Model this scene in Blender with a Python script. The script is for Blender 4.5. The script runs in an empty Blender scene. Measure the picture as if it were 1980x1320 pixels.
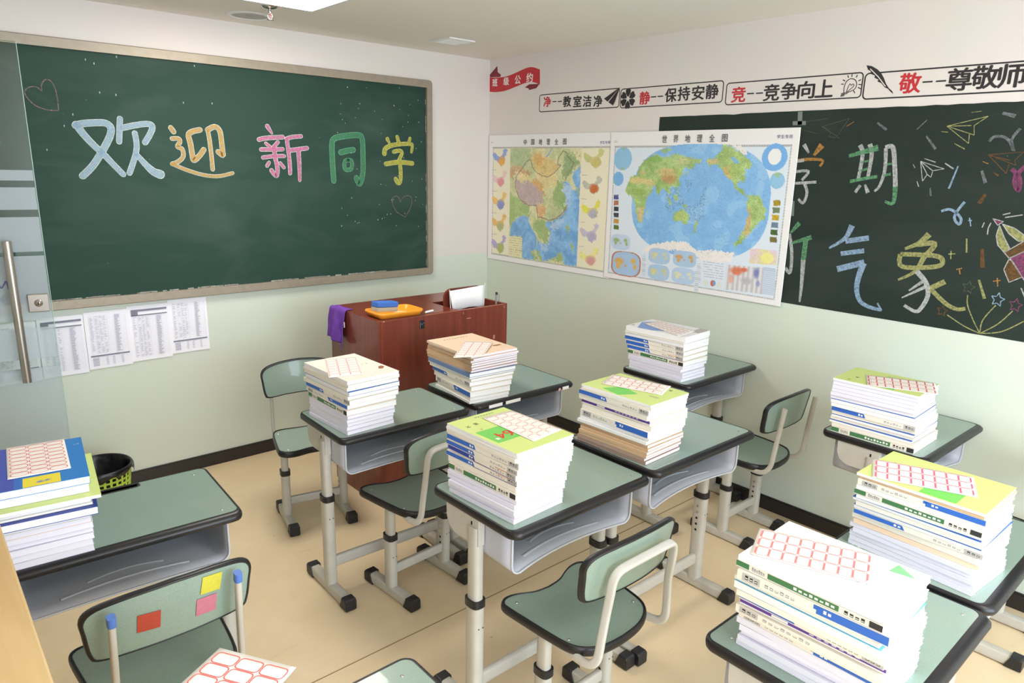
import bpy, bmesh, math, random
import numpy as np
from mathutils import Vector, Matrix
random.seed(7)
PI = math.pi
S = bpy.context.scene
COL = S.collection

# ------------------------------------------------------------------ camera
FPX = 1363.02                                  # focal length in pixels of the 1980-wide frame
CAMH = 1.75
def cam_axes(a=0.725049, b=0.242623, c=-0.022676):
    ca, sa = math.cos(a), math.sin(a)
    f = np.array([sa*math.cos(b), ca*math.cos(b), -math.sin(b)])
    r = np.array([ca, -sa, 0.0]); d = np.cross(f, r)
    return math.cos(c)*r+math.sin(c)*d, -math.sin(c)*r+math.cos(c)*d, f
R_, D_, F_ = cam_axes()
cam = bpy.data.cameras.new('camera'); camo = bpy.data.objects.new('camera', cam); COL.objects.link(camo)
cam.sensor_width = 36.0; cam.lens = FPX*36/1980; cam.clip_start = 0.05; cam.clip_end = 60
m = Matrix(((R_[0], -D_[0], -F_[0], 0), (R_[1], -D_[1], -F_[1], 0), (R_[2], -D_[2], -F_[2], CAMH), (0, 0, 0, 1)))
camo.matrix_world = m
S.camera = camo
def ray(x, y): return R_*((x-990)/FPX)+D_*((y-660)/FPX)+F_
def onz(x, y, z): d = ray(x, y); s = (z-CAMH)/d[2]; return np.array([d[0]*s, d[1]*s, z])
def onx(x, y, X): d = ray(x, y); s = X/d[0]; return np.array([X, d[1]*s, CAMH+d[2]*s])
def ony(x, y, Y): d = ray(x, y); s = Y/d[1]; return np.array([d[0]*s, Y, CAMH+d[2]*s])

# ------------------------------------------------------------------ world, light, exposure
W = bpy.data.worlds.new('daylight'); S.world = W; W.use_nodes = True
W.node_tree.nodes['Background'].inputs[0].default_value = (0.75, 0.86, 1.0, 1)
W.node_tree.nodes['Background'].inputs[1].default_value = 1.0
S.view_settings.view_transform = 'Standard'; S.view_settings.look = 'None'
S.view_settings.gamma = 1.0; S.view_settings.use_curve_mapping = False
S.view_settings.exposure = 0.10
def area(name, loc, rot, sx, sy, watts, col):
    l = bpy.data.lights.new(name, 'AREA'); l.shape = 'RECTANGLE'; l.size = sx; l.size_y = sy; l.energy = watts; l.color = col
    o = bpy.data.objects.new(name, l); o.location = loc; o.rotation_euler = rot; COL.objects.link(o); return o
WARM = (1.0, 0.94, 0.86)
area('window_daylight', (1.1, -1.72, 1.36), (PI/2+0.10, 0, 0), 2.9, 1.75, 142, (0.76, 0.87, 1.0))
area('panel_lamp', (1.4, -0.45, 2.44), (0, 0, 0), 0.58, 0.58, 20, WARM)
PANEL_STRENGTH = 21.0

# ------------------------------------------------------------------ room numbers
XL, XR, YB, YF, ZC = -0.5, 3.334, -1.8, 4.06, 2.469
ZW = 1.128

# ------------------------------------------------------------------ materials
MATS = {}
def lin(c):
    o = []
    for v in c[:3]:
        v = v/255.0
        o.append(v/12.92 if v <= 0.04045 else ((v+0.055)/1.055)**2.4)
    return (*o, 1.0)
def mat(name, col, rough=0.5, metal=0.0, var=0.0, vscale=8.0, bump=0.0, bscale=60.0, emit=0.0, spec=0.5, coat=0.0, col2=None, stretch=None):
    if name in MATS: return MATS[name]
    M = bpy.data.materials.new(name); M.use_nodes = True; MATS[name] = M
    nt = M.node_tree; b = nt.nodes['Principled BSDF']
    b.inputs['Base Color'].default_value = lin(col); b.inputs['Roughness'].default_value = rough
    b.inputs['Metallic'].default_value = metal
    b.inputs['Specular IOR Level'].default_value = spec; b.inputs['Coat Weight'].default_value = coat
    if var or bump or col2:
        tc = nt.nodes.new('ShaderNodeTexCoord'); src = tc.outputs['Object']
        if stretch:
            mp = nt.nodes.new('ShaderNodeMapping'); mp.inputs['Scale'].default_value = stretch
            nt.links.new(src, mp.inputs[0]); src = mp.outputs[0]
        if var or col2:
            n = nt.nodes.new('ShaderNodeTexNoise'); n.inputs['Scale'].default_value = vscale; n.inputs['Detail'].default_value = 6
            nt.links.new(src, n.inputs['Vector'])
            r = nt.nodes.new('ShaderNodeValToRGB'); nt.links.new(n.outputs['Fac'], r.inputs[0])
            c = lin(col)
            lo = lin(col2) if col2 else tuple(v*(1-var) for v in c[:3])+(1,)
            hi = c if col2 else tuple(min(1, v*(1+var)) for v in c[:3])+(1,)
            r.color_ramp.elements[0].position = 0.32; r.color_ramp.elements[1].position = 0.68
            r.color_ramp.elements[0].color = lo; r.color_ramp.elements[1].color = hi
            nt.links.new(r.outputs[0], b.inputs['Base Color'])
        if bump:
            n2 = nt.nodes.new('ShaderNodeTexNoise'); n2.inputs['Scale'].default_value = bscale; n2.inputs['Detail'].default_value = 4
            nt.links.new(src, n2.inputs['Vector'])
            bp = nt.nodes.new('ShaderNodeBump'); bp.inputs['Strength'].default_value = bump; bp.inputs['Distance'].default_value = 0.002
            nt.links.new(n2.outputs['Fac'], bp.inputs['Height']); nt.links.new(bp.outputs[0], b.inputs['Normal'])
    if emit:
        b.inputs['Emission Color'].default_value = lin(col); b.inputs['Emission Strength'].default_value = emit
    return M

def wall_paint(name):
    """white emulsion above, pale green gloss paint up to the dado line"""
    M = bpy.data.materials.new(name); M.use_nodes = True
    nt = M.node_tree; b = nt.nodes['Principled BSDF']
    g = nt.nodes.new('ShaderNodeNewGeometry'); sp = nt.nodes.new('ShaderNodeSeparateXYZ'); nt.links.new(g.outputs['Position'], sp.inputs[0])
    gt = nt.nodes.new('ShaderNodeMath'); gt.operation = 'GREATER_THAN'; gt.inputs[1].default_value = ZW
    nt.links.new(sp.outputs['Z'], gt.inputs[0])
    n = nt.nodes.new('ShaderNodeTexNoise'); n.inputs['Scale'].default_value = 2.2; n.inputs['Detail'].default_value = 5
    nt.links.new(g.outputs['Position'], n.inputs['Vector'])
    mx = nt.nodes.new('ShaderNodeMix'); mx.data_type = 'RGBA'
    mx.inputs['A'].default_value = lin((217, 224, 209)); mx.inputs['B'].default_value = lin((229, 220, 213))
    nt.links.new(gt.outputs[0], mx.inputs['Factor'])
    m2 = nt.nodes.new('ShaderNodeMix'); m2.data_type = 'RGBA'; m2.blend_type = 'MULTIPLY'; m2.inputs['Factor'].default_value = 0.08
    nt.links.new(mx.outputs['Result'], m2.inputs['A']); nt.links.new(n.outputs['Color'], m2.inputs['B'])
    nt.links.new(m2.outputs['Result'], b.inputs['Base Color'])
    rr = nt.nodes.new('ShaderNodeMapRange'); rr.inputs['To Min'].default_value = 0.42; rr.inputs['To Max'].default_value = 0.7
    nt.links.new(gt.outputs[0], rr.inputs[0]); nt.links.new(rr.outputs[0], b.inputs['Roughness'])
    return M

def floor_vinyl():
    M = bpy.data.materials.new('floor_vinyl'); M.use_nodes = True
    nt = M.node_tree; b = nt.nodes['Principled BSDF']
    tc = nt.nodes.new('ShaderNodeTexCoord')
    n = nt.nodes.new('ShaderNodeTexNoise'); n.inputs['Scale'].default_value = 3.0; n.inputs['Detail'].default_value = 7; n.inputs['Roughness'].default_value = 0.65
    nt.links.new(tc.outputs['Object'], n.inputs['Vector'])
    r = nt.nodes.new('ShaderNodeValToRGB'); nt.links.new(n.outputs['Fac'], r.inputs[0])
    r.color_ramp.elements[0].position = 0.3; r.color_ramp.elements[1].position = 0.72
    r.color_ramp.elements[0].color = lin((224, 199, 160)); r.color_ramp.elements[1].color = lin((234, 212, 176))
    v = nt.nodes.new('ShaderNodeTexVoronoi'); v.inputs['Scale'].default_value = 5.5; v.inputs['Randomness'].default_value = 1
    nt.links.new(tc.outputs['Object'], v.inputs['Vector'])
    sp = nt.nodes.new('ShaderNodeValToRGB'); nt.links.new(v.outputs['Distance'], sp.inputs[0])
    sp.color_ramp.elements[0].position = 0.012; sp.color_ramp.elements[0].color = (0.25, 0.2, 0.15, 1)
    sp.color_ramp.elements[1].position = 0.03; sp.color_ramp.elements[1].color = (1, 1, 1, 1)
    mx = nt.nodes.new('ShaderNodeMix'); mx.data_type = 'RGBA'; mx.blend_type = 'MULTIPLY'; mx.inputs['Factor'].default_value = 0.55
    nt.links.new(r.outputs[0], mx.inputs['A']); nt.links.new(sp.outputs[0], mx.inputs['B'])
    # thin scuffs
    mp = nt.nodes.new('ShaderNodeMapping'); mp.inputs['Scale'].default_value = (1.2, 7, 1); mp.inputs['Rotation'].default_value = (0, 0, 0.6)
    nt.links.new(tc.outputs['Object'], mp.inputs[0])
    n3 = nt.nodes.new('ShaderNodeTexNoise'); n3.inputs['Scale'].default_value = 4; n3.inputs['Detail'].default_value = 9
    nt.links.new(mp.outputs[0], n3.inputs['Vector'])
    r3 = nt.nodes.new('ShaderNodeValToRGB'); nt.links.new(n3.outputs['Fac'], r3.inputs[0])
    r3.color_ramp.elements[0].position = 0.24; r3.color_ramp.elements[0].color = (0.7, 0.66, 0.6, 1)
    r3.color_ramp.elements[1].position = 0.36; r3.color_ramp.elements[1].color = (1, 1, 1, 1)
    m3 = nt.nodes.new('ShaderNodeMix'); m3.data_type = 'RGBA'; m3.blend_type = 'MULTIPLY'; m3.inputs['Factor'].default_value = 0.35
    nt.links.new(mx.outputs['Result'], m3.inputs['A']); nt.links.new(r3.outputs[0], m3.inputs['B'])
    nt.links.new(m3.outputs['Result'], b.inputs['Base Color'])
    b.inputs['Roughness'].default_value = 0.38
    return M

def chalk_mat(name, col, dens=0.55):
    """chalk rubbed on a board: pigment broken up by the board's grain"""
    if name in MATS: return MATS[name]
    M = bpy.data.materials.new(name); M.use_nodes = True; MATS[name] = M
    nt = M.node_tree; b = nt.nodes['Principled BSDF']; b.inputs['Base Color'].default_value = lin(col); b.inputs['Roughness'].default_value = 0.95
    b.inputs['Specular IOR Level'].default_value = 0.1
    tc = nt.nodes.new('ShaderNodeTexCoord'); n = nt.nodes.new('ShaderNodeTexNoise'); n.inputs['Scale'].default_value = 110; n.inputs['Detail'].default_value = 6
    nt.links.new(tc.outputs['Object'], n.inputs['Vector'])
    mr = nt.nodes.new('ShaderNodeMapRange'); mr.inputs['From Min'].default_value = 0.25; mr.inputs['From Max'].default_value = 0.75
    mr.inputs['To Min'].default_value = max(0, dens-0.3); mr.inputs['To Max'].default_value = min(1.0, dens+0.3)
    nt.links.new(n.outputs['Fac'], mr.inputs[0]); nt.links.new(mr.outputs[0], b.inputs['Alpha'])
    return M

def glass_mat(name, tint, rough=0.0, frost=0.0):
    M = bpy.data.materials.new(name); M.use_nodes = True
    nt = M.node_tree; nt.nodes.remove(nt.nodes['Principled BSDF']); out = nt.nodes['Material Output']
    tr = nt.nodes.new('ShaderNodeBsdfTransparent'); tr.inputs[0].default_value = lin(tint)
    gl = nt.nodes.new('ShaderNodeBsdfGlossy'); gl.inputs['Roughness'].default_value = rough
    fr = nt.nodes.new('ShaderNodeFresnel'); fr.inputs[0].default_value = 1.45
    mx = nt.nodes.new('ShaderNodeMixShader'); nt.links.new(fr.outputs[0], mx.inputs[0]); nt.links.new(tr.outputs[0], mx.inputs[1]); nt.links.new(gl.outputs[0], mx.inputs[2])
    last = mx
    if frost:
        df = nt.nodes.new('ShaderNodeBsdfDiffuse'); df.inputs[0].default_value = lin((225, 232, 235))
        m2 = nt.nodes.new('ShaderNodeMixShader'); m2.inputs[0].default_value = frost
        nt.links.new(mx.outputs[0], m2.inputs[1]); nt.links.new(df.outputs[0], m2.inputs[2]); last = m2
    nt.links.new(last.outputs[0], out.inputs[0])
    return M

def vcol_mat(name, rough=0.45):
    M = bpy.data.materials.new(name); M.use_nodes = True; nt = M.node_tree; b = nt.nodes['Principled BSDF']
    a = nt.nodes.new('ShaderNodeAttribute'); a.attribute_name = 'print'
    nt.links.new(a.outputs['Color'], b.inputs['Base Color']); b.inputs['Roughness'].default_value = rough
    return M

LAMINATE = mat('green_laminate', (139, 160, 147), 0.3, var=0.07, vscale=260, coat=0.35)
BLACK = mat('black_plastic', (25, 24, 27), 0.38)
RUBBER = mat('black_rubber', (30, 30, 32), 0.45)
METAL = mat('grey_beige_enamel', (192, 187, 176), 0.4, var=0.05, vscale=14)
TRAYM = mat('grey_plastic', (186, 188, 198), 0.42)
SCREW = mat('bright_screw', (205, 205, 205), 0.25, metal=1.0)
DARK = mat('dark_hole', (16, 16, 17), 0.8)
PAPERW = mat('white_paper', (240, 238, 236), 0.7)
PAGES = mat('book_pages', (242, 241, 240), 0.8, var=0.06, vscale=22, stretch=(0.4, 0.4, 45))
PAGESL = mat('lilac_white_pages', (234, 231, 240), 0.8, var=0.05, vscale=22, stretch=(0.4, 0.4, 45))
INK = mat('black_ink', (48, 46, 46), 0.6)
INKG = mat('grey_ink', (150, 150, 152), 0.7)
REDINK = mat('red_ink', (222, 106, 98), 0.6)
WOODR = mat('red_brown_veneer', (136, 64, 46), 0.3, col2=(114, 51, 38), vscale=3.2, stretch=(9, 9, 0.7), coat=0.15)
WOODL = mat('pale_pine', (222, 192, 140), 0.45, col2=(200, 165, 112), vscale=2.2, stretch=(9, 0.8, 9))
STEEL = mat('brushed_steel', (176, 168, 158), 0.3, metal=0.9)

# ------------------------------------------------------------------ mesh builder
class MB:
    def __init__(s): s.v = []; s.f = []; s.m = []; s.mats = []; s.sm = []
    def mi(s, mt):
        if mt not in s.mats: s.mats.append(mt)
        return s.mats.index(mt)
    def add(s, vs, fs, mt, smooth=False, T=None):
        b = len(s.v); k = s.mi(mt)
        for p in vs:
            p = Vector(p)
            s.v.append(tuple(T @ p) if T is not None else tuple(p))
        for f in fs: s.f.append([b+i for i in f]); s.m.append(k); s.sm.append(smooth)
        return s
    def box(s, c, d, mt, T=None):
        x, y, z = (v/2 for v in d); cx, cy, cz = c
        vs = [(cx+i*x, cy+j*y, cz+k*z) for k in (-1, 1) for j in (-1, 1) for i in (-1, 1)]
        return s.add(vs, [(0, 2, 3, 1), (4, 5, 7, 6), (0, 1, 5, 4), (2, 6, 7, 3), (0, 4, 6, 2), (1, 3, 7, 5)], mt, T=T)
    def prism(s, pts, z0, z1, mt, T=None, smooth=False):
        n = len(pts); vs = [(x, y, z0) for x, y in pts]+[(x, y, z1) for x, y in pts]
        fs = [tuple(reversed(range(n))), tuple(range(n, 2*n))]
        s.add(vs, fs, mt, T=T)
        return s.add(vs, [(i, (i+1) % n, n+(i+1) % n, n+i) for i in range(n)], mt, smooth, T=T)
    def loops(s, L, mt, closed=True, cap=False, smooth=True, T=None):
        n = len(L[0]); vs = [p for l in L for p in l]; fs = []
        for a in range(len(L)-1):
            for i in range(n if closed else n-1):
                j = (i+1) % n; fs.append((a*n+i, a*n+j, (a+1)*n+j, (a+1)*n+i))
        s.add(vs, fs, mt, smooth, T=T)
        if cap:
            s.add(list(L[0]), [tuple(reversed(range(n)))], mt, T=T); s.add(list(L[-1]), [tuple(range(n))], mt, T=T)
        return s
    def tube(s, path, w, h, mt, n=12, p=3.2, up=(0, 0, 1), cap=True, T=None):
        P = [Vector(q) for q in path]; L = []; up = Vector(up); prev = None
        for i, q in enumerate(P):
            t = ((P[min(i+1, len(P)-1)]-P[max(i-1, 0)])).normalized()
            if prev is None:
                sx = t.cross(up)
                if sx.length < 1e-4: sx = t.cross(Vector((1, 0, 0)))
            else: sx = prev-t*prev.dot(t)
            sx.normalize(); prev = sx; sy = sx.cross(t)
            r = []
            for k in range(n):
                a = 2*PI*(k+0.5)/n; c, d = math.cos(a), math.sin(a)
                r.append(tuple(q+sx*(w/2*math.copysign(abs(c)**(2/p), c))+sy*(h/2*math.copysign(abs(d)**(2/p), d))))
            L.append(r)
        return s.loops(L, mt, True, cap, True, T)
    def lathe(s, prof, mt, n=32, c=(0, 0), T=None):
        L = [[(c[0]+r*math.cos(2*PI*k/n), c[1]+r*math.sin(2*PI*k/n), z) for k in range(n)] for r, z in prof]
        return s.loops(L, mt, True, False, True, T)
    def build(s, name, parent=None, bevel=0.0, solid=0.0, loc=None, seg=2):
        me = bpy.data.meshes.new(name); me.from_pydata(s.v, [], s.f); me.update()
        for mt in s.mats: me.materials.append(mt)
        me.polygons.foreach_set('material_index', s.m); me.polygons.foreach_set('use_smooth', s.sm)
        o = bpy.data.objects.new(name, me); COL.objects.link(o)
        if parent is not None: o.parent = parent
        if loc is not None: o.location = loc
        if solid: md = o.modifiers.new('solid', 'SOLIDIFY'); md.thickness = solid; md.offset = 0
        if bevel:
            md = o.modifiers.new('bevel', 'BEVEL'); md.width = bevel; md.segments = seg; md.limit_method = 'ANGLE'; md.angle_limit = 0.9
            md.use_clamp_overlap = True
        return o
def tag(o, label=None, cat=None, group=None, kind=None):
    if label: o['label'] = label
    if cat: o['category'] = cat
    if group: o['group'] = group
    if kind: o['kind'] = kind
    return o
def thing(name, label, cat, loc=(0, 0, 0), rz=0.0, group=None, kind=None):
    o = bpy.data.objects.new(name, None); COL.objects.link(o); o.empty_display_size = 0.05
    o.location = loc; o.rotation_euler = (0, 0, rz); return tag(o, label, cat, group, kind)
def rrect(w, h, r, n=6, cx=0, cy=0):
    """counter-clockwise rounded rectangle"""
    pts = []
    for k, (sx, sy) in enumerate(((1, 1), (-1, 1), (-1, -1), (1, -1))):
        for i in range(n+1):
            a = PI/2*k+PI/2*i/n
            pts.append((cx+sx*(w/2-r)+r*math.cos(a), cy+sy*(h/2-r)+r*math.sin(a)))
    return pts
def smooth_path(pts, n=8, closed=False):
    """Catmull-Rom through the points"""
    P = [np.array(p, float) for p in pts]; N = len(P); out = []
    for i in range(N if closed else N-1):
        g = (lambda k: P[k % N]) if closed else (lambda k: P[min(max(k, 0), N-1)])
        p0, p1, p2, p3 = g(i-1), g(i), g(i+1), g(i+2)
        for k in range(n):
            t = k/n
            out.append(0.5*((2*p1)+(-p0+p2)*t+(2*p0-5*p1+4*p2-p3)*t*t+(-p0+3*p1-3*p2+p3)*t**3))
    if not closed: out.append(P[-1])
    return out
def normals2d(pts):
    n = len(pts); o = []
    for i in range(n):
        a, b = pts[i-1], pts[(i+1) % n]; tx, ty = b[0]-a[0], b[1]-a[1]; l = math.hypot(tx, ty) or 1
        o.append((ty/l, -tx/l))
    return o
def edging(outline, prof, z, mt, front=0.0):
    """moulded band swept round an outline; prof holds (outward, down) pairs"""
    N = normals2d(outline); L = []
    for o, dz in prof:
        L.append([(p[0]+n[0]*o*(1+front*max(0, -n[1])**2), p[1]+n[1]*o*(1+front*max(0, -n[1])**2), z-dz) for p, n in zip(outline, N)])
    return MB().loops(list(reversed(L)), mt)
_txt = {}
def glyphs(body, bold=0.0):
    """outline of one piece of lettering as (verts, faces) scaled into a unit box, with its aspect"""
    k = (body, bold)
    if k not in _txt:
        c = bpy.data.curves.new('lettering', 'FONT'); c.body = body; c.offset = bold; c.resolution_u = 3
        o = bpy.data.objects.new('lettering', c); COL.objects.link(o)
        dg = bpy.context.evaluated_depsgraph_get(); me = bpy.data.meshes.new_from_object(o.evaluated_get(dg))
        v = np.array([p.co[:2] for p in me.vertices]); f = [tuple(p.vertices) for p in me.polygons]
        lo, hi = v.min(0), v.max(0); v = (v-lo)/np.maximum(hi-lo, 1e-6)
        asp = float((hi-lo)[0]/max((hi-lo)[1], 1e-6))
        bpy.data.objects.remove(o); bpy.data.curves.remove(c); bpy.data.meshes.remove(me)
        _txt[k] = (v, f, asp)
    return _txt[k]
def put_text(mb, body, org, ux, uy, mt, bold=0.0):
    """lettering stretched over the parallelogram org + ux + uy"""
    v, f, _ = glyphs(body, bold); org, ux, uy = Vector(org), Vector(ux), Vector(uy)
    mb.add([org+ux*float(p[0])+uy*float(p[1]) for p in v], f, mt)

# ------------------------------------------------------------------ the setting
def struct(name, mb, bevel=0.0): return tag(mb.build(name, bevel=bevel), kind='structure')
PAINT = wall_paint('two_tone_wall_paint'); CEIL = mat('ceiling_paint', (238, 231, 221), 0.8)
t = 0.1
struct('floor', MB().add([(XL-t, YB-t, 0), (XR+t, YB-t, 0), (XR+t, YF+t, 0), (XL-t, YF+t, 0)], [(0, 1, 2, 3)], floor_vinyl()))
struct('ceiling', MB().box(((XL+XR)/2, (YB+YF)/2, ZC+0.05), (XR-XL+0.2, YF-YB+0.2, 0.1), CEIL))
struct('wall_front', MB().box(((XL+XR)/2, YF+t/2, ZC/2), (XR-XL, t, ZC), PAINT))
struct('wall_right', MB().box((XR+t/2, (YB+YF)/2, ZC/2), (t, YF-YB+2*t, ZC), PAINT))
struct('wall_left', MB().box((XL-t/2, (YB+YF)/2, ZC/2), (t, YF-YB+2*t, ZC), PAINT))
wb = MB(); wx0, wx1, wz0, wz1 = -0.4, 2.6, 0.45, 2.3
for c, d in ((((XL+wx0)/2, YB-t/2, ZC/2), (wx0-XL, t, ZC)), (((wx1+XR)/2, YB-t/2, ZC/2), (XR-wx1, t, ZC)),
             (((wx0+wx1)/2, YB-t/2, wz0/2), (wx1-wx0, t, wz0)), (((wx0+wx1)/2, YB-t/2, (wz1+ZC)/2), (wx1-wx0, t, ZC-wz1))):
    wb.box(c, d, PAINT)
struct('wall_back', wb)
BASE = mat('dark_skirting', (44, 38, 36), 0.4)
for nm, c, d in (('baseboard_front', ((XL+XR)/2, YF-0.006, 0.034), (XR-XL, 0.012, 0.068)), ('baseboard_right', (XR-0.006, (YB+YF)/2-0.006, 0.034), (0.012, YF-YB-0.012, 0.068))):
    o = MB().box(c, d, BASE)
    if nm.endswith('front'): o.box((c[0], YF-0.004, 0.072), (d[0], 0.008, 0.008), BASE)
    else: o.box((XR-0.004, c[1], 0.072), (0.008, d[1], 0.008), BASE)
    struct(nm, o, 0.001)
SEAM = mat('floor_joint', (150, 124, 92), 0.7)
struct('trim_1', MB().box(((XL+XR)/2, 2.0, 0.0006), (XR-XL, 0.004, 0.0012), SEAM))
WINF = mat('white_window_frame', (232, 232, 230), 0.4)
win = thing('window_1', None, None, kind='structure')
wf = MB()
for x in (wx0+0.03, (wx0+wx1)/2-0.5, (wx0+wx1)/2+0.5, wx1-0.03): wf.box((x, YB-0.05, (wz0+wz1)/2), (0.06, 0.06, wz1-wz0), WINF)
for z in (wz0+0.03, wz1-0.03): wf.box(((wx0+wx1)/2, YB-0.05, z), (wx1-wx0, 0.06, 0.06), WINF)
wf.build('window_frame', win)
MB().box(((wx0+wx1)/2, YB-0.05, (wz0+wz1)/2), (wx1-wx0-0.1, 0.008, wz1-wz0-0.1), glass_mat('window_glass', (240, 246, 246))).build('window_pane', win)

# glass door standing open beside the camera's view
GA = np.array([0.462, 3.368]); gd = np.array([-0.985, 0.171])            # free edge, and the way back to the hinge
door = thing('door_1', None, None, (GA[0], GA[1], 0), math.atan2(gd[1], gd[0]), kind='structure')   # local x runs to the hinge
gl = glass_mat('door_glass', (238, 245, 242))
MB().box((0.445, 0, 1.09), (0.89, 0.012, 2.15), gl).build('glass_pane', door)
MB().box((-0.001, 0, 1.09), (0.002, 0.0125, 2.15), mat('ground_glass_edge', (170, 196, 186), 0.3)).build('polished_edge', door)
FROST = glass_mat('frosted_film', (240, 243, 244), 0.3, 0.3)
def door_xz(px, py):
    d = ray(px, py); n = np.array([gd[1], -gd[0]])
    s = GA@n/(d[:2]@n); return (d[:2]*s-GA)@gd, CAMH+d[2]*s
fb = MB(); rows = [329, 349, 362, 405, 419, 486, 494, 619, 633, 693, 711, 1140]
zz = [door_xz(60, r)[1] for r in rows]
for a, b in zip(zz[0::2], zz[1::2]): fb.box((0.445, 0.0075, (a+b)/2), (0.886, 0.0012, abs(a-b)), FROST)
for a, b in zip(zz[1:-1:2], zz[2:-1:2]): fb.box((0.84, 0.0075, (a+b)/2), (0.096, 0.0012, abs(a-b)), FROST)
fb.build('frosted_film', door)
hx0, hz0 = door_xz(30, 463); hx1, hz1 = door_xz(40, 733)
hm = MB(); hx = (hx0+hx1)/2
hm.tube([(hx, 0.06, hz0), (hx, 0.06, (hz0+hz1)/2), (hx, 0.06, hz1)], 0.032, 0.032, STEEL, 16, 2)
for z in (hz0-0.07, hz1+0.07): hm.tube([(hx, 0.012, z), (hx, 0.05, z)], 0.018, 0.018, STEEL, 12, 2)
hm.build('pull_handle', door)
lx, lz = door_xz(75, 584)
lk = MB().box((lx, 0.012, lz), (0.072, 0.02, 0.072), STEEL).build('lock_plate', door, 0.003)
lc = MB(); TL = Matrix.Translation((lx, 0.022, lz)) @ Matrix.Rotation(-PI/2, 4, 'X')
lc.lathe([(0.0, 0.006), (0.008, 0.006), (0.009, 0.004), (0.014, 0.003), (0.015, 0.0)], STEEL, 20, T=TL)
lc.add([(-0.002, -0.005, 0.0065), (0.002, -0.005, 0.0065), (0.002, 0.005, 0.0065), (-0.002, 0.005, 0.0065)], [(0, 1, 2, 3)], DARK, T=TL)
lc.build('lock_cylinder', lk)
PURPLE = mat('purple_vinyl', (84, 78, 130), 0.5); GREYV = mat('grey_vinyl', (120, 128, 136), 0.5)
dl = MB(); ax, az = door_xz(-2, 584); bx, bz = door_xz(16, 570)
put_text(dl, 'NT', (ax, 0.0095, az), (bx-ax, 0, 0), (0, 0, 0.026), GREYV)
sx = [door_xz(*q) for q in ((-6, 536), (2, 556), (8, 549), (12, 543), (17, 558))]
dl.tube([(q[0], 0.0095, q[1]) for q in smooth_path(sx, 5)], 0.005, 0.001, PURPLE, 8, 2, up=(0, 1, 0))
dl.build('vinyl_lettering', door)

# ------------------------------------------------------------------ ceiling fittings
pl = thing('ceiling_light', 'square white flush panel lamp glowing in the ceiling above the lectern', 'lamp', (1.40, 3.13, ZC))
fr = MB()
for sx, sy, w, h in ((0, 0.3, 0.62, 0.02), (0, -0.3, 0.62, 0.02), (0.3, 0, 0.02, 0.58), (-0.3, 0, 0.02, 0.58)): fr.box((sx, sy, -0.006), (w, h, 0.012), WINF)
fr.build('lamp_frame', pl)
MB().box((0, 0, -0.003), (0.58, 0.58, 0.006), mat('lamp_diffuser', (255, 250, 242), 0.6, emit=PANEL_STRENGTH)).build('diffuser', pl)
c = onz(482, 30, ZC)
sp = thing('ceiling_speaker', 'round pale grey speaker grille set flush in the ceiling by the sprinkler', 'speaker', (c[0], c[1], ZC))
MB().lathe([(0.085, -0.001), (0.087, -0.006), (0.105, -0.005), (0.112, -0.0005)], WINF, 40).build('trim_ring', sp)
MB().lathe([(0.0, -0.004), (0.086, -0.003)], mat('speaker_mesh', (190, 188, 184), 0.7, bump=0.6, bscale=900), 40).build('grille', sp)
MB().box((-0.012, -0.01, -0.0045), (0.024, 0.006, 0.001), INKG).build('badge', sp)
c = onz(521, 13, ZC)
sk = thing('fire_sprinkler', 'small chrome fire sprinkler hanging from the ceiling beside the round speaker', 'sprinkler', (c[0], c[1], ZC))
CHROME = mat('chrome', (205, 200, 195), 0.18, metal=1.0)
MB().lathe([(0.0, -0.012), (0.016, -0.012), (0.03, -0.008), (0.038, -0.001)], CHROME, 28).build('escutcheon', sk)
b = MB().tube([(0, 0, -0.01), (0, 0, -0.03)], 0.016, 0.016, CHROME, 14, 2)
for s_ in (-1, 1): b.tube([(s_*0.007, 0, -0.03), (s_*0.012, 0, -0.042), (s_*0.004, 0, -0.058)], 0.004, 0.004, CHROME, 8, 2, up=(0, 1, 0))
b.build('sprinkler_frame', sk)
MB().tube([(0, 0, -0.03), (0, 0, -0.056)], 0.005, 0.005, mat('glass_bulb', (170, 60, 50), 0.1), 10, 2).build('glass_bulb', sk)
MB().lathe([(0.0, -0.0565), (0.017, -0.0585), (0.017, -0.0605), (0.0, -0.0605)], CHROME, 20).build('deflector', sk)
vt = thing('ceiling_vent', 'small square slatted air vent in the ceiling near the room corner', 'vent', (2.685, 3.62, ZC))
v = MB()
for sx, sy, w, h in ((0, 0.085, 0.19, 0.02), (0, -0.085, 0.19, 0.02), (0.085, 0, 0.02, 0.15), (-0.085, 0, 0.02, 0.15)): v.box((sx, sy, -0.004), (w, h, 0.008), WINF)
v.build('vent_frame', vt, 0.001)
MB().box((0, 0, -0.001), (0.15, 0.15, 0.002), mat('vent_dark', (120, 112, 102), 0.8)).build('backing', vt)
v = MB()
for k in range(9): v.add([(-0.075, -0.07+k*0.0165, -0.001), (0.075, -0.07+k*0.0165, -0.001), (0.075, -0.058+k*0.0165, -0.007), (-0.075, -0.058+k*0.0165, -0.007)], [(0, 1, 2, 3)], WINF)
v.build('slats', vt, solid=0.001)
#PART2

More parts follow.
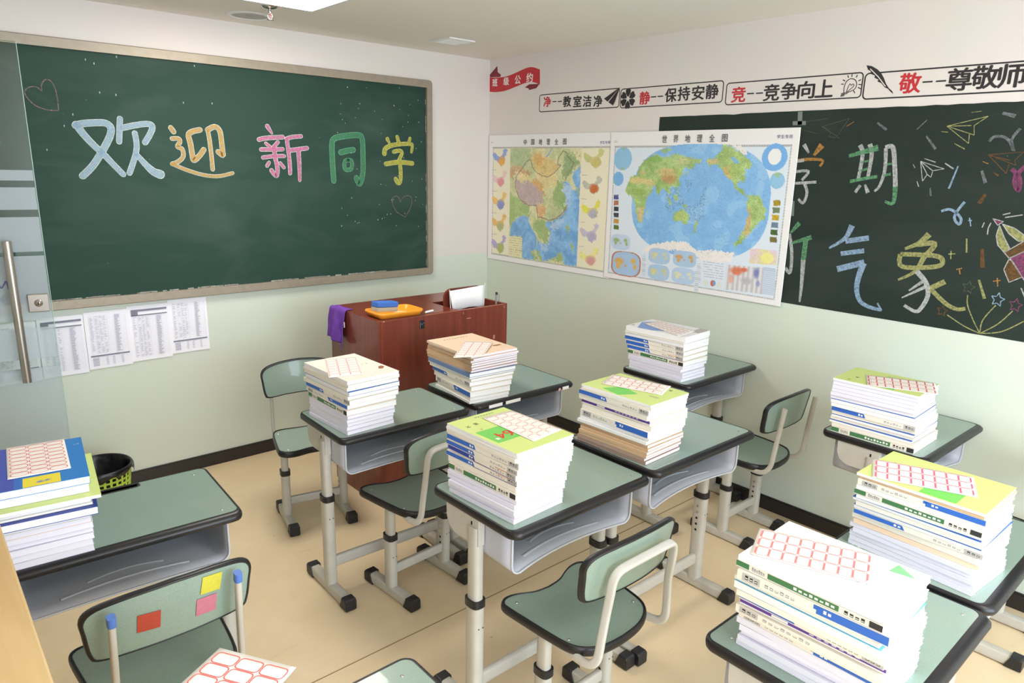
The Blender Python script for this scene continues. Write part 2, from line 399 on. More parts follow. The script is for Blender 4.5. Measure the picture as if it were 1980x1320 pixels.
# ------------------------------------------------------------------ chalk and print on flat things
def ribbon(mb, pts, w, nrm, mt, taper=(1, 1), cap=True):
    """flat stroke of width w along 3-D points lying in a plane with normal nrm"""
    P = [Vector(tuple(p)) for p in pts]; N = Vector(nrm); L, R = [], []; n = len(P)
    for i in range(n):
        t = (P[min(i+1, n-1)]-P[max(i-1, 0)]).normalized(); s = N.cross(t); k = i/max(1, n-1)
        ww = w/2*(taper[0]+(taper[1]-taper[0])*k); L.append(P[i]+s*ww); R.append(P[i]-s*ww)
    vs = L+R; fs = [(i, i+1, n+i+1, n+i) for i in range(n-1)]
    mb.add(vs, fs, mt)
    if cap:
        for e, sg in ((0, -1), (n-1, 1)):
            t = (P[min(e+1, n-1)]-P[max(e-1, 0)]).normalized()*sg; s = N.cross(t); ww = w/2*taper[0 if e == 0 else 1]
            c = [P[e]+s*ww*math.cos(a)+t*ww*math.sin(a) for a in [PI*j/6 for j in range(7)]]
            mb.add([P[e]]+c, [(0, j, j+1) for j in range(1, 7)], mt)
def strokes(parent, name, lst, conv, nrm, fill, edge=None, edge_w=0.0026, label=None, lift=0.0003):
    brush = parent.name.startswith('chalkboard_poster')
    """one chalk character: every stroke ruled in an edge line and rubbed in with colour; conv(px, lift) -> point"""
    e, f = MB(), MB()
    for si, st in enumerate(lst):
        lf = lift*(1+si*.15)
        pts, w = st[0], st[1]; mt = st[2] if len(st) > 2 else fill; tp = st[3] if len(st) > 3 else (1, 1)
        q = smooth_path(pts, 5) if len(pts) > 2 else [np.array(p, float) for p in (pts[0], ((pts[0][0]+pts[1][0])/2, (pts[0][1]+pts[1][1])/2), pts[1])]
        if edge: ribbon(e, [conv(p, lf) for p in q], w+2*edge_w, nrm, edge, tp)
        ribbon(f, [conv(p, lf+lift*(.08 if not edge else 3)) for p in q], w, nrm, mt, tp, not brush)
    o = (f if not edge else MB())
    if edge:
        o.v, o.f, o.m, o.sm, o.mats = e.v, e.f, e.m, e.sm, e.mats
        b = len(o.v); o.v += f.v
        for face, mi, sm in zip(f.f, f.m, f.sm): o.f.append([b+i for i in face]); o.m.append(o.mi(f.mats[mi])); o.sm.append(sm)
    r = o.build(name, parent); 
    if label: r['label'] = label
    return r

# ---- the blackboard on the front wall
BY = YF-0.014
BRD = bpy.data.materials.new('board_green'); BRD.use_nodes = True
def board_nodes(M, base, dust, mixf):
    nt = M.node_tree; b = nt.nodes['Principled BSDF']; tc = nt.nodes.new('ShaderNodeTexCoord')
    mp = nt.nodes.new('ShaderNodeMapping'); mp.inputs['Scale'].default_value = (0.8, 0.8, 2.4); mp.inputs['Rotation'].default_value = (0, 0.35, 0.35)
    nt.links.new(tc.outputs['Object'], mp.inputs[0])
    n = nt.nodes.new('ShaderNodeTexNoise'); n.inputs['Scale'].default_value = 1.6; n.inputs['Detail'].default_value = 8; n.inputs['Distortion'].default_value = 1.2
    nt.links.new(mp.outputs[0], n.inputs['Vector'])
    r = nt.nodes.new('ShaderNodeValToRGB'); nt.links.new(n.outputs['Fac'], r.inputs[0])
    r.color_ramp.elements[0].position = 0.42; r.color_ramp.elements[0].color = (0, 0, 0, 1)
    r.color_ramp.elements[1].position = 0.8; r.color_ramp.elements[1].color = (mixf, mixf, mixf, 1)
    v = nt.nodes.new('ShaderNodeTexVoronoi'); v.inputs['Scale'].default_value = 9; nt.links.new(tc.outputs['Object'], v.inputs['Vector'])
    sp = nt.nodes.new('ShaderNodeMath'); sp.operation = 'LESS_THAN'; sp.inputs[1].default_value = 0.022; nt.links.new(v.outputs['Distance'], sp.inputs[0])
    md = nt.nodes.new('ShaderNodeMath'); md.operation = 'MULTIPLY'; md.inputs[1].default_value = 0.5; nt.links.new(sp.outputs[0], md.inputs[0])
    ad = nt.nodes.new('ShaderNodeMath'); ad.operation = 'MAXIMUM'; nt.links.new(r.outputs[0], ad.inputs[0]); nt.links.new(md.outputs[0], ad.inputs[1])
    mx = nt.nodes.new('ShaderNodeMix'); mx.data_type = 'RGBA'; mx.inputs['A'].default_value = lin(base); mx.inputs['B'].default_value = lin(dust)
    nt.links.new(ad.outputs[0], mx.inputs['Factor']); nt.links.new(mx.outputs['Result'], b.inputs['Base Color'])
    b.inputs['Roughness'].default_value = 0.65; b.inputs['Specular IOR Level'].default_value = 0.2
board_nodes(BRD, (41, 66, 56), (150, 165, 155), 0.10)
FRAMEM = mat('champagne_aluminium', (158, 146, 128), 0.45, metal=0.25, var=0.06, vscale=30)
bb = thing('blackboard', 'long green blackboard with coloured chalk greeting on the wall behind the lectern', 'blackboard', (1.24, YF, 1.65))
bx0, bx1, bz0, bz1 = -0.35, 2.826, 1.013, 2.286
lb = Matrix.Translation((-1.24, -YF, -1.65))
MB().box(((bx0+bx1)/2, YF-0.007, (bz0+bz1)/2), (bx1-bx0-0.03, 0.014, bz1-bz0-0.03), BRD, T=lb).build('board_surface', bb)
fm = MB(); fw = 0.046
out = rrect(bx1-bx0, bz1-bz0, 0.022, 5, (bx0+bx1)/2, (bz0+bz1)/2); inn = rrect(bx1-bx0-2*fw, bz1-bz0-2*fw, 0.004, 5, (bx0+bx1)/2, (bz0+bz1)/2)
fm.loops([[(x, YF, z) for x, z in out], [(x, YF-0.024, z) for x, z in out], [(x+0.004*(1 if x < 1.2 else -1), YF-0.03, z+(0.004 if z < 1.6 else -0.004)) for x, z in out],
          [(x, YF-0.03, z) for x, z in inn], [(x, YF-0.012, z) for x, z in inn]], FRAMEM, T=lb, smooth=False)
fm.build('board_frame', bb)
dust = MB(); CHW = chalk_mat('chalk_dust', (214, 210, 200), 0.5)
for k in range(46):
    x = random.uniform(0.5, 2.7); dust.box((x, YF-0.0135, bz0+fw+0.003), (random.uniform(0.02, 0.09), 0.003, random.uniform(0.004, 0.009)), CHW, T=lb)
for k in range(24): dust.box((2.777, YF-0.0135, random.uniform(1.07, 2.2)), (0.004, 0.003, random.uniform(0.01, 0.05)), CHW, T=lb)
tag(dust.build('chalk_dust', bb), kind='stuff')
def cb(sc, ox, oy):
    def f(p, off):
        q = ony(ox+p[0]/sc, oy+p[1]/sc, BY-off); return (q[0]-1.24, q[1]-YF, q[2]-1.65)
    return f
A1 = cb(3.3, 0, 0); A3 = cb(4.125, 480, 150); NY = (0, -1, 0)
def cpx(sc, dist): return dist/FPX/sc
k1, k3 = cpx(3.3, 4.05), cpx(4.125, 4.5)
EDGE = chalk_mat('chalk_outline', (206, 214, 208), 0.8)
CB, CO, CP, CG, CY = (chalk_mat('chalk_'+n, c, d) for n, c, d in (('blue', (146, 176, 198), 0.5), ('orange', (192, 152, 74), 0.6), ('pink', (194, 112, 150), 0.7), ('green', (76, 130, 96), 0.6), ('yellow', (186, 182, 84), 0.75)))
strokes(bb, 'chalk_character', [
 ([(482, 800), (530, 788), (600, 783), (670, 785), (706, 812), (704, 860), (672, 930), (640, 985), (590, 1060), (528, 1122)], 31*k1),
 ([(486, 795), (540, 865), (600, 928), (660, 982), (720, 1045), (786, 1112)], 29*k1, CB, (1.1, .9)),
 ([(765, 757), (762, 840), (760, 903)], 25*k1), ([(784, 815), (870, 797), (940, 790), (972, 805), (960, 850), (926, 908)], 27*k1),
 ([(860, 850), (872, 920), (866, 980), (842, 1060), (826, 1103)], 25*k1), ([(872, 985), (930, 1050), (980, 1095), (1022, 1112)], 27*k1, CB, (.8, 1.6))], A1, NY, CB, EDGE, label='pale blue chalk character')
strokes(bb, 'chalk_character', [
 ([(1090, 815), (1108, 840)], 24*k1), ([(1098, 884), (1138, 884), (1148, 905), (1132, 935), (1163, 952), (1168, 1000), (1135, 1032), (1100, 1045)], 20*k1),
 ([(1098, 1044), (1180, 1080), (1290, 1114), (1390, 1124), (1484, 1104)], 23*k1, CO, (.8, .8)), ([(1275, 828), (1225, 840), (1203, 862), (1216, 920), (1226, 980), (1236, 1022), (1268, 998), (1300, 955)], 26*k1),
 ([(1327, 838), (1338, 900), (1350, 1000), (1357, 1080)], 20*k1), ([(1325, 828), (1370, 808), (1402, 835), (1413, 900), (1420, 960), (1422, 990), (1392, 968)], 26*k1)], A1, NY, CO, EDGE, label='orange chalk character')
strokes(bb, 'chalk_character', [
 ([(152, 388), (188, 443)], 24*k3, CP, (1.1, .6)), ([(86, 494), (140, 482), (274, 474)], 26*k3), ([(140, 524), (176, 552)], 18*k3), ([(236, 515), (200, 556)], 22*k3),
 ([(103, 573), (274, 571)], 24*k3), ([(118, 637), (200, 627), (285, 625)], 22*k3), ([(205, 560), (216, 640), (232, 715), (228, 780), (206, 768), (186, 740)], 26*k3),
 ([(166, 678), (150, 704)], 20*k3), ([(255, 682), (284, 716)], 20*k3), ([(305, 488), (350, 474), (420, 468)], 24*k3), ([(307, 490), (322, 600), (332, 700), (334, 762)], 24*k3),
 ([(335, 580), (400, 571), (468, 562)], 26*k3), ([(400, 578), (408, 700), (411, 818)], 30*k3, CP, (1, .7))], A3, NY, CP, EDGE, label='pink chalk character')
strokes(bb, 'chalk_character', [
 ([(682, 822), (674, 700), (668, 530), (692, 484), (770, 466), (870, 458), (908, 486), (915, 620), (914, 760), (888, 848), (862, 800)], 37*k3),
 ([(738, 596), (790, 583), (838, 576)], 36*k3), ([(798, 658), (822, 664), (828, 700), (816, 732), (776, 732), (767, 695), (775, 664), (798, 658)], 25*k3)], A3, NY, CG, chalk_mat('chalk_green_outline', (120, 190, 150), .7), label='green chalk character')
strokes(bb, 'chalk_character', [
 ([(1110, 490), (1130, 530)], 22*k3, CY, (1.2, .7)), ([(1188, 474), (1200, 516)], 26*k3), ([(1290, 485), (1278, 522)], 22*k3),
 ([(1086, 604), (1092, 570), (1130, 545), (1200, 531), (1290, 529), (1308, 545), (1302, 592)], 26*k3, CY, (1.3, .8)), ([(1160, 591), (1206, 582), (1226, 602), (1203, 655)], 26*k3),
 ([(1098, 688), (1200, 674), (1308, 684)], 31*k3), ([(1207, 668), (1216, 750), (1212, 828), (1193, 838), (1176, 808)], 30*k3)], A3, NY, CY, chalk_mat('chalk_yellow_outline', (214, 214, 140), .7), label='yellow chalk character')
CHP = chalk_mat('chalk_dim_pink', (150, 124, 120), 0.55)
strokes(bb, 'chalk_heart', [([(370, 705), (300, 700), (230, 675), (175, 625), (158, 582), (190, 555), (235, 555), (265, 578), (265, 540), (290, 508), (325, 518), (352, 565), (368, 640), (374, 705)], 5*k1)], A1, NY, CHP, label='dim chalk heart')
strokes(bb, 'chalk_heart', [([(1250, 1110), (1190, 1075), (1155, 1020), (1150, 965), (1178, 945), (1202, 958), (1213, 992)], 5*k3), ([(1213, 992), (1235, 955), (1270, 940), (1300, 955), (1305, 995), (1283, 1060), (1250, 1110)], 5*k3)], A3, NY, CHP, label='dim chalk heart')
sc = MB()
for k in range(60):
    p = (random.uniform(700, 1400), random.uniform(60, 1200)); q = A3(p, .0003); sc.box(q, (random.uniform(.002, .005), .0006, random.uniform(.003, .008)), EDGE)
for p in ((545, 380), (600, 405), (743, 362), (1240, 420), (410, 803), (300, 955), (465, 730), (1170, 655), (1353, 660), (636, 590), (740, 605)):
    q = A1(p, .0003); sc.box(q, (.004, .0006, .009), EDGE)
tag(sc.build('chalk_specks', bb), kind='stuff')

# ---- the chalk-painted sheet on the right wall
def rx(px, py, off): return onx(px, py, XR-off)
PZ0, PZ1 = 1.119, 2.038; PY1, PY0 = 2.56, -0.25
BRD2 = bpy.data.materials.new('poster_black_green'); BRD2.use_nodes = True; board_nodes(BRD2, (39, 49, 44), (110, 122, 114), 0.08)
cpst = thing('chalkboard_poster', 'dark green chalk-art sheet with paper planes and rocket on the wall beside the world map', 'poster', (XR, 1.15, 1.58))
lp = Matrix.Translation((-XR, -1.15, -1.58))
ed = [(PY0, PZ0), (PY1, PZ0)]
pts = [(PY1, PZ1)]
for k in range(1, 60): y = PY1+(PY0-PY1)*k/60; pts.append((y, PZ1-random.uniform(0, .0045)*(1 if random.random() < .4 else 0.2)))
pts.append((PY0, PZ1)); ol = [(PY0, PZ0), (PY1, PZ0)]+pts
MB().add([(XR-0.0016, y, z) for y, z in ol]+[(XR-0.0004, y, z) for y, z in ol], [tuple(range(len(ol)))]+[(i, (i+1) % len(ol), len(ol)+(i+1) % len(ol), len(ol)+i) for i in range(len(ol))], BRD2, T=lp).build('poster_sheet', cpst)
NX = (-1, 0, 0)
def C8(p, off):
    q = rx(1500+p[0]/2.75, 190+p[1]/2.75, 0.0018+off); return (q[0]-XR, q[1]-1.15, q[2]-1.58)
k8 = cpx(2.75, 3.3)
cw, cgy, cor, cgn, cye, cbl, cpk, cbr, cdm = (chalk_mat('pastel_'+n, c, d) for n, c, d in (('white', (200, 200, 198), .62), ('grey', (136, 142, 144), .5), ('orange', (194, 142, 78), .62),
    ('green', (106, 162, 118), .62), ('yellow', (178, 176, 116), .6), ('blue', (158, 184, 210), .62), ('pink', (150, 80, 118), .55), ('brown', (128, 92, 56), .5), ('dim', (96, 104, 84), .5)))
strokes(cpst, 'chalk_character', [([(150, 245), (176, 290)], 16*k8, cw, (1.4, .7)), ([(246, 248), (202, 304)], 24*k8, cor, (1.5, .6)), ([(104, 332), (180, 324), (248, 330), (234, 362)], 17*k8, cor, (1, .8)), ([(104, 335), (150, 329)], 18*k8, cw),
 ([(104, 390), (174, 388), (138, 436)], 15*k8, cw), ([(102, 452), (216, 445)], 15*k8, cw), ([(150, 446), (166, 500), (146, 556), (120, 535)], 20*k8, cw, (.9, .7))], C8, NX, cw, label='orange and white chalk character')
strokes(cpst, 'chalk_character', [([(448, 248), (462, 300), (436, 440)], 18*k8, cw, (1.3, .9)), ([(500, 243), (510, 300), (488, 430)], 18*k8, cw, (1.3, .9)), ([(388, 307), (470, 284), (545, 262)], 24*k8, cgn, (.7, 1.3)), ([(458, 340), (492, 332)], 11*k8, cgn), ([(452, 384), (490, 374)], 12*k8, cgn),
 ([(394, 442), (470, 427), (540, 416)], 17*k8, cgn), ([(450, 462), (422, 500)], 15*k8, cw), ([(474, 458), (490, 502)], 15*k8, cw, (.7, 1.4)), ([(586, 265), (580, 380), (552, 465), (524, 494)], 19*k8, cw, (1, .6)),
 ([(582, 262), (622, 260), (632, 350), (636, 470)], 22*k8, cw), ([(636, 470), (624, 556), (580, 548)], 24*k8, cgn, (1, .5)), ([(590, 352), (622, 346)], 10*k8, cgn), ([(570, 412), (612, 402)], 13*k8, cgn)], C8, NX, cw, label='white and green chalk character')
strokes(cpst, 'chalk_character', [([(126, 662), (78, 716)], 22*k8, cgn, (1.2, .6)), ([(72, 720), (85, 820), (76, 925), (50, 900)], 19*k8, cw), ([(84, 770), (190, 738)], 22*k8, cgn, (.6, 1.2)), ([(160, 752), (146, 860)], 28*k8, cgn), ([(146, 860), (136, 1000), (126, 1082)], 26*k8, cw, (1.05, .4))], C8, NX, cw, label='green and white chalk character')
strokes(cpst, 'chalk_character', [([(406, 676), (368, 744), (284, 796)], 27*k8, cbl, (1.2, .4)), ([(370, 760), (495, 742)], 27*k8, cbl), ([(345, 826), (470, 810)], 24*k8, cbl), ([(326, 908), (400, 890), (470, 872)], 32*k8, cbl),
 ([(468, 876), (440, 950), (430, 1020), (450, 1080), (500, 1110), (562, 1126)], 32*k8, cbl, (1, .5)), ([(562, 1128), (540, 1088)], 9*k8, cbl)], C8, NX, cbl, label='pale blue chalk character')
strokes(cpst, 'chalk_character', [([(816, 722), (760, 770), (686, 800)], 26*k8, cye, (1.2, .5)), ([(750, 778), (846, 772), (800, 832)], 24*k8), ([(662, 828), (674, 895), (860, 893), (884, 855), (830, 835), (662, 828)], 22*k8), ([(790, 840), (740, 920), (650, 965)], 26*k8, cye, (1, .4)),
 ([(748, 918), (798, 980), (808, 1050), (770, 1118), (740, 1132), (682, 1100)], 25*k8, cw, (1, .6)), ([(790, 968), (708, 1022)], 16*k8, cw, (1.1, .5)), ([(800, 1000), (670, 1060)], 16*k8, cw, (1.1, .4)), ([(900, 974), (822, 1010)], 25*k8, cye), ([(822, 1012), (900, 1088), (960, 1120), (1008, 1118)], 24*k8, cye, (.9, .7))], C8, NX, cye, label='olive yellow chalk character')
def line(pts, w, mt): return [(pts[i:i+2], w, mt) for i in range(len(pts)-1)]
for pts, mt in (([(910, 148), (1130, 95), (1055, 145), (1055, 195), (910, 148), (1025, 240), (1030, 188)], cye), ([(770, 335), (895, 375), (835, 385), (825, 420), (805, 405), (780, 440), (770, 335), (835, 385)], cw),
                ([(1130, 300), (1320, 285), (1270, 330), (1275, 355), (1130, 300), (1225, 400), (1240, 350)], cbr), ([(245, 150), (390, 108), (320, 210), (285, 205), (295, 165), (245, 150)], cdm)):
    strokes(cpst, 'chalk_paper_plane', line(pts, 3.6*k8, mt)+([(((770, 335), (805, 405)), 4*k8, cw)] if mt is cw else [((pts[0], ((pts[0][0]+pts[1][0])/2+20, pts[2][1])), 4*k8, mt)]), C8, NX, mt)
ds = [([(540, 130), (590, 168)], 13, cgy), ([(805, 115), (750, 165)], 6, cgy), ([(800, 200), (850, 270)], 12, cgy), ([(970, 360), (920, 480)], 9, cbl), ([(1095, 385), (1115, 450)], 15, cgy), ([(1160, 395), (1185, 412)], 8, cbr), ([(1115, 510), (1080, 560)], 19, cbr),
      ([(1015, 745), (1015, 820)], 8, cye), ([(1097, 800), (1100, 900)], 20, cbr), ([(1080, 965), (1110, 1065)], 13, cye), ([(820, 475), (825, 520)], 9, cgy), ([(750, 440), (760, 470)], 5, cw), ([(900, 345), (945, 375)], 7, cw), ([(790, 320), (850, 340)], 5, cw), ([(730, 350), (740, 370)], 4, cw),
      ([(950, 240), (1005, 270)], 5, cye), ([(880, 177), (915, 180)], 4, cye), ([(1040, 75), (1095, 68)], 3, cye), ([(1205, 78), (1275, 95)], 17, cgy), ([(1100, 335), (1130, 348)], 4, cor), ([(375, 150), (415, 125)], 3, cor), ([(120, 130), (270, 108)], 4, cdm), ([(130, 165), (230, 190)], 4, cdm)]
for pts, w, mt in ds: strokes(cpst, 'chalk_dash', [(pts, w*k8, mt, (.7, 1))], C8, NX, mt)
strokes(cpst, 'chalk_streamer', [([(880, 600), (920, 590), (955, 605), (985, 640), (975, 670), (950, 640), (965, 600), (1005, 550)], 12*k8)], C8, NX, cbl)
strokes(cpst, 'chalk_streamer', [([(1135, 230), (1160, 205), (1210, 205), (1245, 230), (1265, 280), (1255, 220), (1300, 160)], 12*k8)], C8, NX, cgy)
strokes(cpst, 'chalk_streamer', [([(1255, 375), (1275, 400), (1270, 450), (1290, 490), (1300, 440), (1290, 400), (1330, 360)], 18*k8)], C8, NX, cpk)
for a, b, c, d, mt in (((1030, 635), (1037, 680), (1022, 650), (1043, 650), cbl), ((932, 810), (930, 855), (918, 828), (955, 826), cye), ((975, 905), (980, 935), (960, 910), (990, 903), cor), ((1178, 955), (1180, 1000), (1155, 972), (1195, 968), cor)):
    strokes(cpst, 'chalk_twinkle', [((a, b), 5*k8), ((c, d), 5*k8)], C8, NX, mt)
for (cx_, cy_), r, mt in (((1025, 1005), 36, cdm), ((1180, 1070), 38, cbl), ((1275, 1100), 38, cpk), ((885, 1130), 30, cbr)):
    q = [(cx_+(r if k % 2 == 0 else r*.48)*math.sin(k*PI/5+.25), cy_-(r if k % 2 == 0 else r*.48)*math.cos(k*PI/5+.25)) for k in range(11)]
    strokes(cpst, 'chalk_star', line(q, 4*k8, mt), C8, NX, mt)
for pts in ([(1085, 1250), (1050, 1180), (1020, 1100), (1020, 1045)], [(1085, 1250), (1100, 1180), (1170, 1100)], [(1085, 1250), (1180, 1200), (1260, 1130)], [(1085, 1250), (1200, 1240), (1320, 1185)], [(1085, 1250), (1000, 1210), (910, 1150)]):
    strokes(cpst, 'chalk_firework_trail', [(pts, 5*k8)], C8, NX, cye)
rk = MB()
def poly8(pts, mt, off): rk.add([C8(p, off) for p in pts], [tuple(range(len(pts)))], mt)
for pts, mt in (([(1155, 640), (1210, 655), (1180, 675)], cpk), ([(1190, 675), (1172, 730), (1180, 780), (1215, 820), (1245, 800), (1215, 740)], cye), ([(1205, 668), (1270, 690), (1345, 745), (1320, 760), (1290, 760), (1240, 720)], cye),
                ([(1215, 820), (1345, 745), (1375, 790), (1240, 850)], cbr), ([(1245, 850), (1375, 790), (1470, 960), (1330, 980)], cpk), ([(1240, 855), (1212, 910), (1240, 978), (1310, 950), (1262, 870)], cbr)):
    poly8(pts, mt, .0004)
    for a, b in zip(pts, pts[1:]+pts[:1]): ribbon(rk, [C8(a, .0007), C8(b, .0007)], 4*k8, NX, cw)
for pts in ([(1098, 685), (1108, 662)], [(1125, 722), (1130, 690), (1143, 664)], [(1210, 618), (1245, 610)], [(1222, 633), (1310, 620)], [(1305, 1010), (1325, 1060)]): ribbon(rk, [C8(p, .0007) for p in pts], 5*k8, NX, cw)
rk.build('chalk_rocket', cpst)
TAPE = mat('clear_tape', (120, 128, 122), 0.25)
for pts in ([(90, 122), (160, 120), (160, 142), (90, 144)], [(118, 72), (142, 70), (140, 140), (116, 142)], [(85, 545), (100, 545), (96, 625), (82, 625)]):
    MB().add([C8(p, .0006) for p in pts], [(0, 1, 2, 3)], TAPE).build('tape', cpst, solid=.0003)

# ---- printed maps (ink drawn as a colour grid on the sheet)
def inside(P, U, V):
    P = np.array(P, float); r = np.zeros(U.shape, bool); n = len(P); j = n-1
    for i in range(n):
        (xi, yi), (xj, yj) = P[i], P[j]
        with np.errstate(divide='ignore', invalid='ignore'):
            r ^= ((yi > V) != (yj > V)) & (U < (xj-xi)*(V-yi)/(yj-yi+1e-12)+xi)
        j = i
    return r
rng = np.random.default_rng(3)
def vnoise(shape, cell):
    h, w = shape; g = rng.random((h//cell+3, w//cell+3)); y, x = np.mgrid[0:h, 0:w]/cell; iy, ix = y.astype(int), x.astype(int); fy, fx = y-iy, x-ix
    return (g[iy, ix]*(1-fy)*(1-fx)+g[iy+1, ix]*fy*(1-fx)+g[iy, ix+1]*(1-fy)*fx+g[iy+1, ix+1]*fy*fx)
class Print:
    """sheet on the right wall between y1 (seen on the left) and y0; canvas addressed in millimetres"""
    def __init__(s, y1, y0, z1, z0, sc, ox, oy, d=3.3):
        s.y1, s.y0, s.z1, s.z0 = y1, y0, z1, z0; s.w, s.h = int((y1-y0)*1000/d), int((z1-z0)*1000/d)
        s.sc, s.ox, s.oy = sc, ox, oy
        s.V, s.U = np.mgrid[0:s.h+1, 0:s.w+1].astype(float); s.U *= (y1-y0)*1000/s.w; s.V *= (z1-z0)*1000/s.h
        s.c = np.ones((s.h+1, s.w+1, 3))*np.array(lin((240, 236, 234))[:3])
        s.n1, s.n2, s.n3 = vnoise(s.U.shape, 16), vnoise(s.U.shape, 6), vnoise(s.U.shape, 2)
    def q(s, p):
        r = rx(s.ox+p[0]/s.sc, s.oy+p[1]/s.sc, 0.006); return ((s.y1-r[1])*1000, (s.z1-r[2])*1000)
    def fill(s, mask, col, var=0.0, a=1.0, col2=None):
        c = np.array(lin(col)[:3]); k = (1+var*((s.n2-.5)+(s.n3-.5)*1.2+(s.n1-.5)))[..., None]
        cc = c*(1+(k-1)*.6)
        if col2 is not None:
            t = np.clip((s.n1*.6+s.n2*.4-.3)*2.5, 0, 1)[..., None]; cc = (c*(1-t)+np.array(lin(col2)[:3])*t)*k
        A = (mask*a)[..., None]; s.c = s.c*(1-A)+np.clip(cc, 0, 1)*A
    def poly(s, pts, col, var=.0, a=1., col2=None, wob=0.0):
        P = [s.q(p) for p in pts]; m_ = inside(P, s.U+wob*(s.n2-.5)*2+wob*(s.n3-.5), s.V+wob*(s.n3-.5)*2+wob*(s.n1-.5))
        s.fill(m_, col, var, a, col2); return m_
    def ell(s, p, rx_, ry_, col, var=0.0, ex=2.0, col2=None):
        c = s.q(p); e = s.q((p[0]+rx_, p[1])); f = s.q((p[0], p[1]+ry_))
        m_ = (np.abs((s.U-c[0])/(e[0]-c[0]))**ex+np.abs((s.V-c[1])/(f[1]-c[1]))**ex) < 1
        s.fill(m_, col, var, 1., col2); return m_
    def soft(s, p, rx_, ry_, col, mask, a=.8):
        c = s.q(p); e = s.q((p[0]+rx_, p[1])); f = s.q((p[0], p[1]+ry_))
        d = ((s.U-c[0])/(e[0]-c[0]))**2+((s.V-c[1])/(f[1]-c[1]))**2
        s.fill(mask*np.clip(1.3-d+.5*(s.n2-.5), 0, 1), col, .2, a)
    def mm(s, u0, v0, u1, v1, col, a=1., var=0.): s.fill((s.U >= u0) & (s.U <= u1) & (s.V >= v0) & (s.V <= v1), col, var, a)
    def line(s, pts, w, col, a=.8):
        P = [s.q(p) for p in pts]; m_ = np.zeros(s.U.shape, bool)
        for (x0, y0), (x1, y1) in zip(P, P[1:]):
            l2 = (x1-x0)**2+(y1-y0)**2+1e-9; t_ = np.clip(((s.U-x0)*(x1-x0)+(s.V-y0)*(y1-y0))/l2, 0, 1)
            m_ |= (s.U-x0-t_*(x1-x0)+2.5*(s.n3-.5)*2)**2+(s.V-y0-t_*(y1-y0)+2.5*(s.n2-.5)*2)**2 < w*w
        s.fill(m_, col, 0, a)
    def speck(s, mask, dens, col, a=.5): s.fill(mask & (rng.random(s.U.shape) < dens), col, 0, a)
    def build(s, name, parent, off, curl):
        h, w = s.h+1, s.w+1; vs = []
        Y = s.y1-s.U/1000; Z = s.z1-s.V/1000
        X = -(off+curl*np.clip((s.V/s.V.max()-.86)/.14, 0, 1)**2*(.4+.6*np.sin(s.U/s.U.max()*PI*1.3+.4)**2)+curl*.5*np.clip((.05-s.V/s.V.max())/.05, 0, 1))
        co = np.stack([X, Y-parent.location.y, Z-parent.location.z], -1).reshape(-1, 3)
        i = np.arange(h*w).reshape(h, w); f = np.stack([i[:-1, :-1], i[1:, :-1], i[1:, 1:], i[:-1, 1:]], -1).reshape(-1, 4)
        me = bpy.data.meshes.new(name); me.from_pydata(co.tolist(), [], f.tolist()); me.update()
        at = me.color_attributes.new('print', 'FLOAT_COLOR', 'POINT')
        at.data.foreach_set('color', np.concatenate([s.c.reshape(-1, 3), np.ones((h*w, 1))], 1).astype(np.float32).ravel())
        me.materials.append(vcol_mat('printed_ink_'+name)); me.polygons.foreach_set('use_smooth', [True]*len(f))
        o = bpy.data.objects.new(name, me); COL.objects.link(o); o.parent = parent
        sd = o.modifiers.new('solid', 'SOLIDIFY'); sd.thickness = .0006; sd.offset = -1
        return o
GREY = (150, 146, 142)
def frame_lines(p, m0, top, w, h):
    p.mm(m0, top, w-m0, top+9, GREY, .75); p.mm(m0, h-m0*.8-9, w-m0, h-m0*.8, GREY, .75); p.mm(m0, top, m0+8, h-m0*.8, GREY, .75); p.mm(w-m0-8, top, w-m0, h-m0*.8, GREY, .75)
    d = ((p.U+p.V).astype(int) % 14 < 5) & (p.U > m0+2) & (p.U < w-m0-2) & (p.V > top+2) & (p.V < h-m0*.8-2)
    b = (p.V < top+7) | (p.V > h-m0*.8-7) | (p.U < m0+6) | (p.U > w-m0-6)
    p.fill(d & b, (228, 226, 224), 0, .8)
def title(name, parent, chars, y1, y0, z, hgt, off):
    n = len(chars)
    for i, ch in enumerate(chars):
        mb = MB()
        y = y1+(y0-y1)*i/(n-1)
        for d, mt, o in ((0.0018, INKG, off+.0008), (0, mat('title_grey', (104, 100, 98), .6), off+.0012)):
            put_text(mb, ch, (-o, y-parent.location.y+hgt*.42-d, z-parent.location.z-hgt/2-d), (0, -hgt*.84, 0), (0, 0, hgt), mt, .0)
        mb.build(name, parent)
GREEN, TAN, OCEAN, ICE = (160, 190, 112), (214, 196, 140), (134, 184, 230), (240, 232, 226)
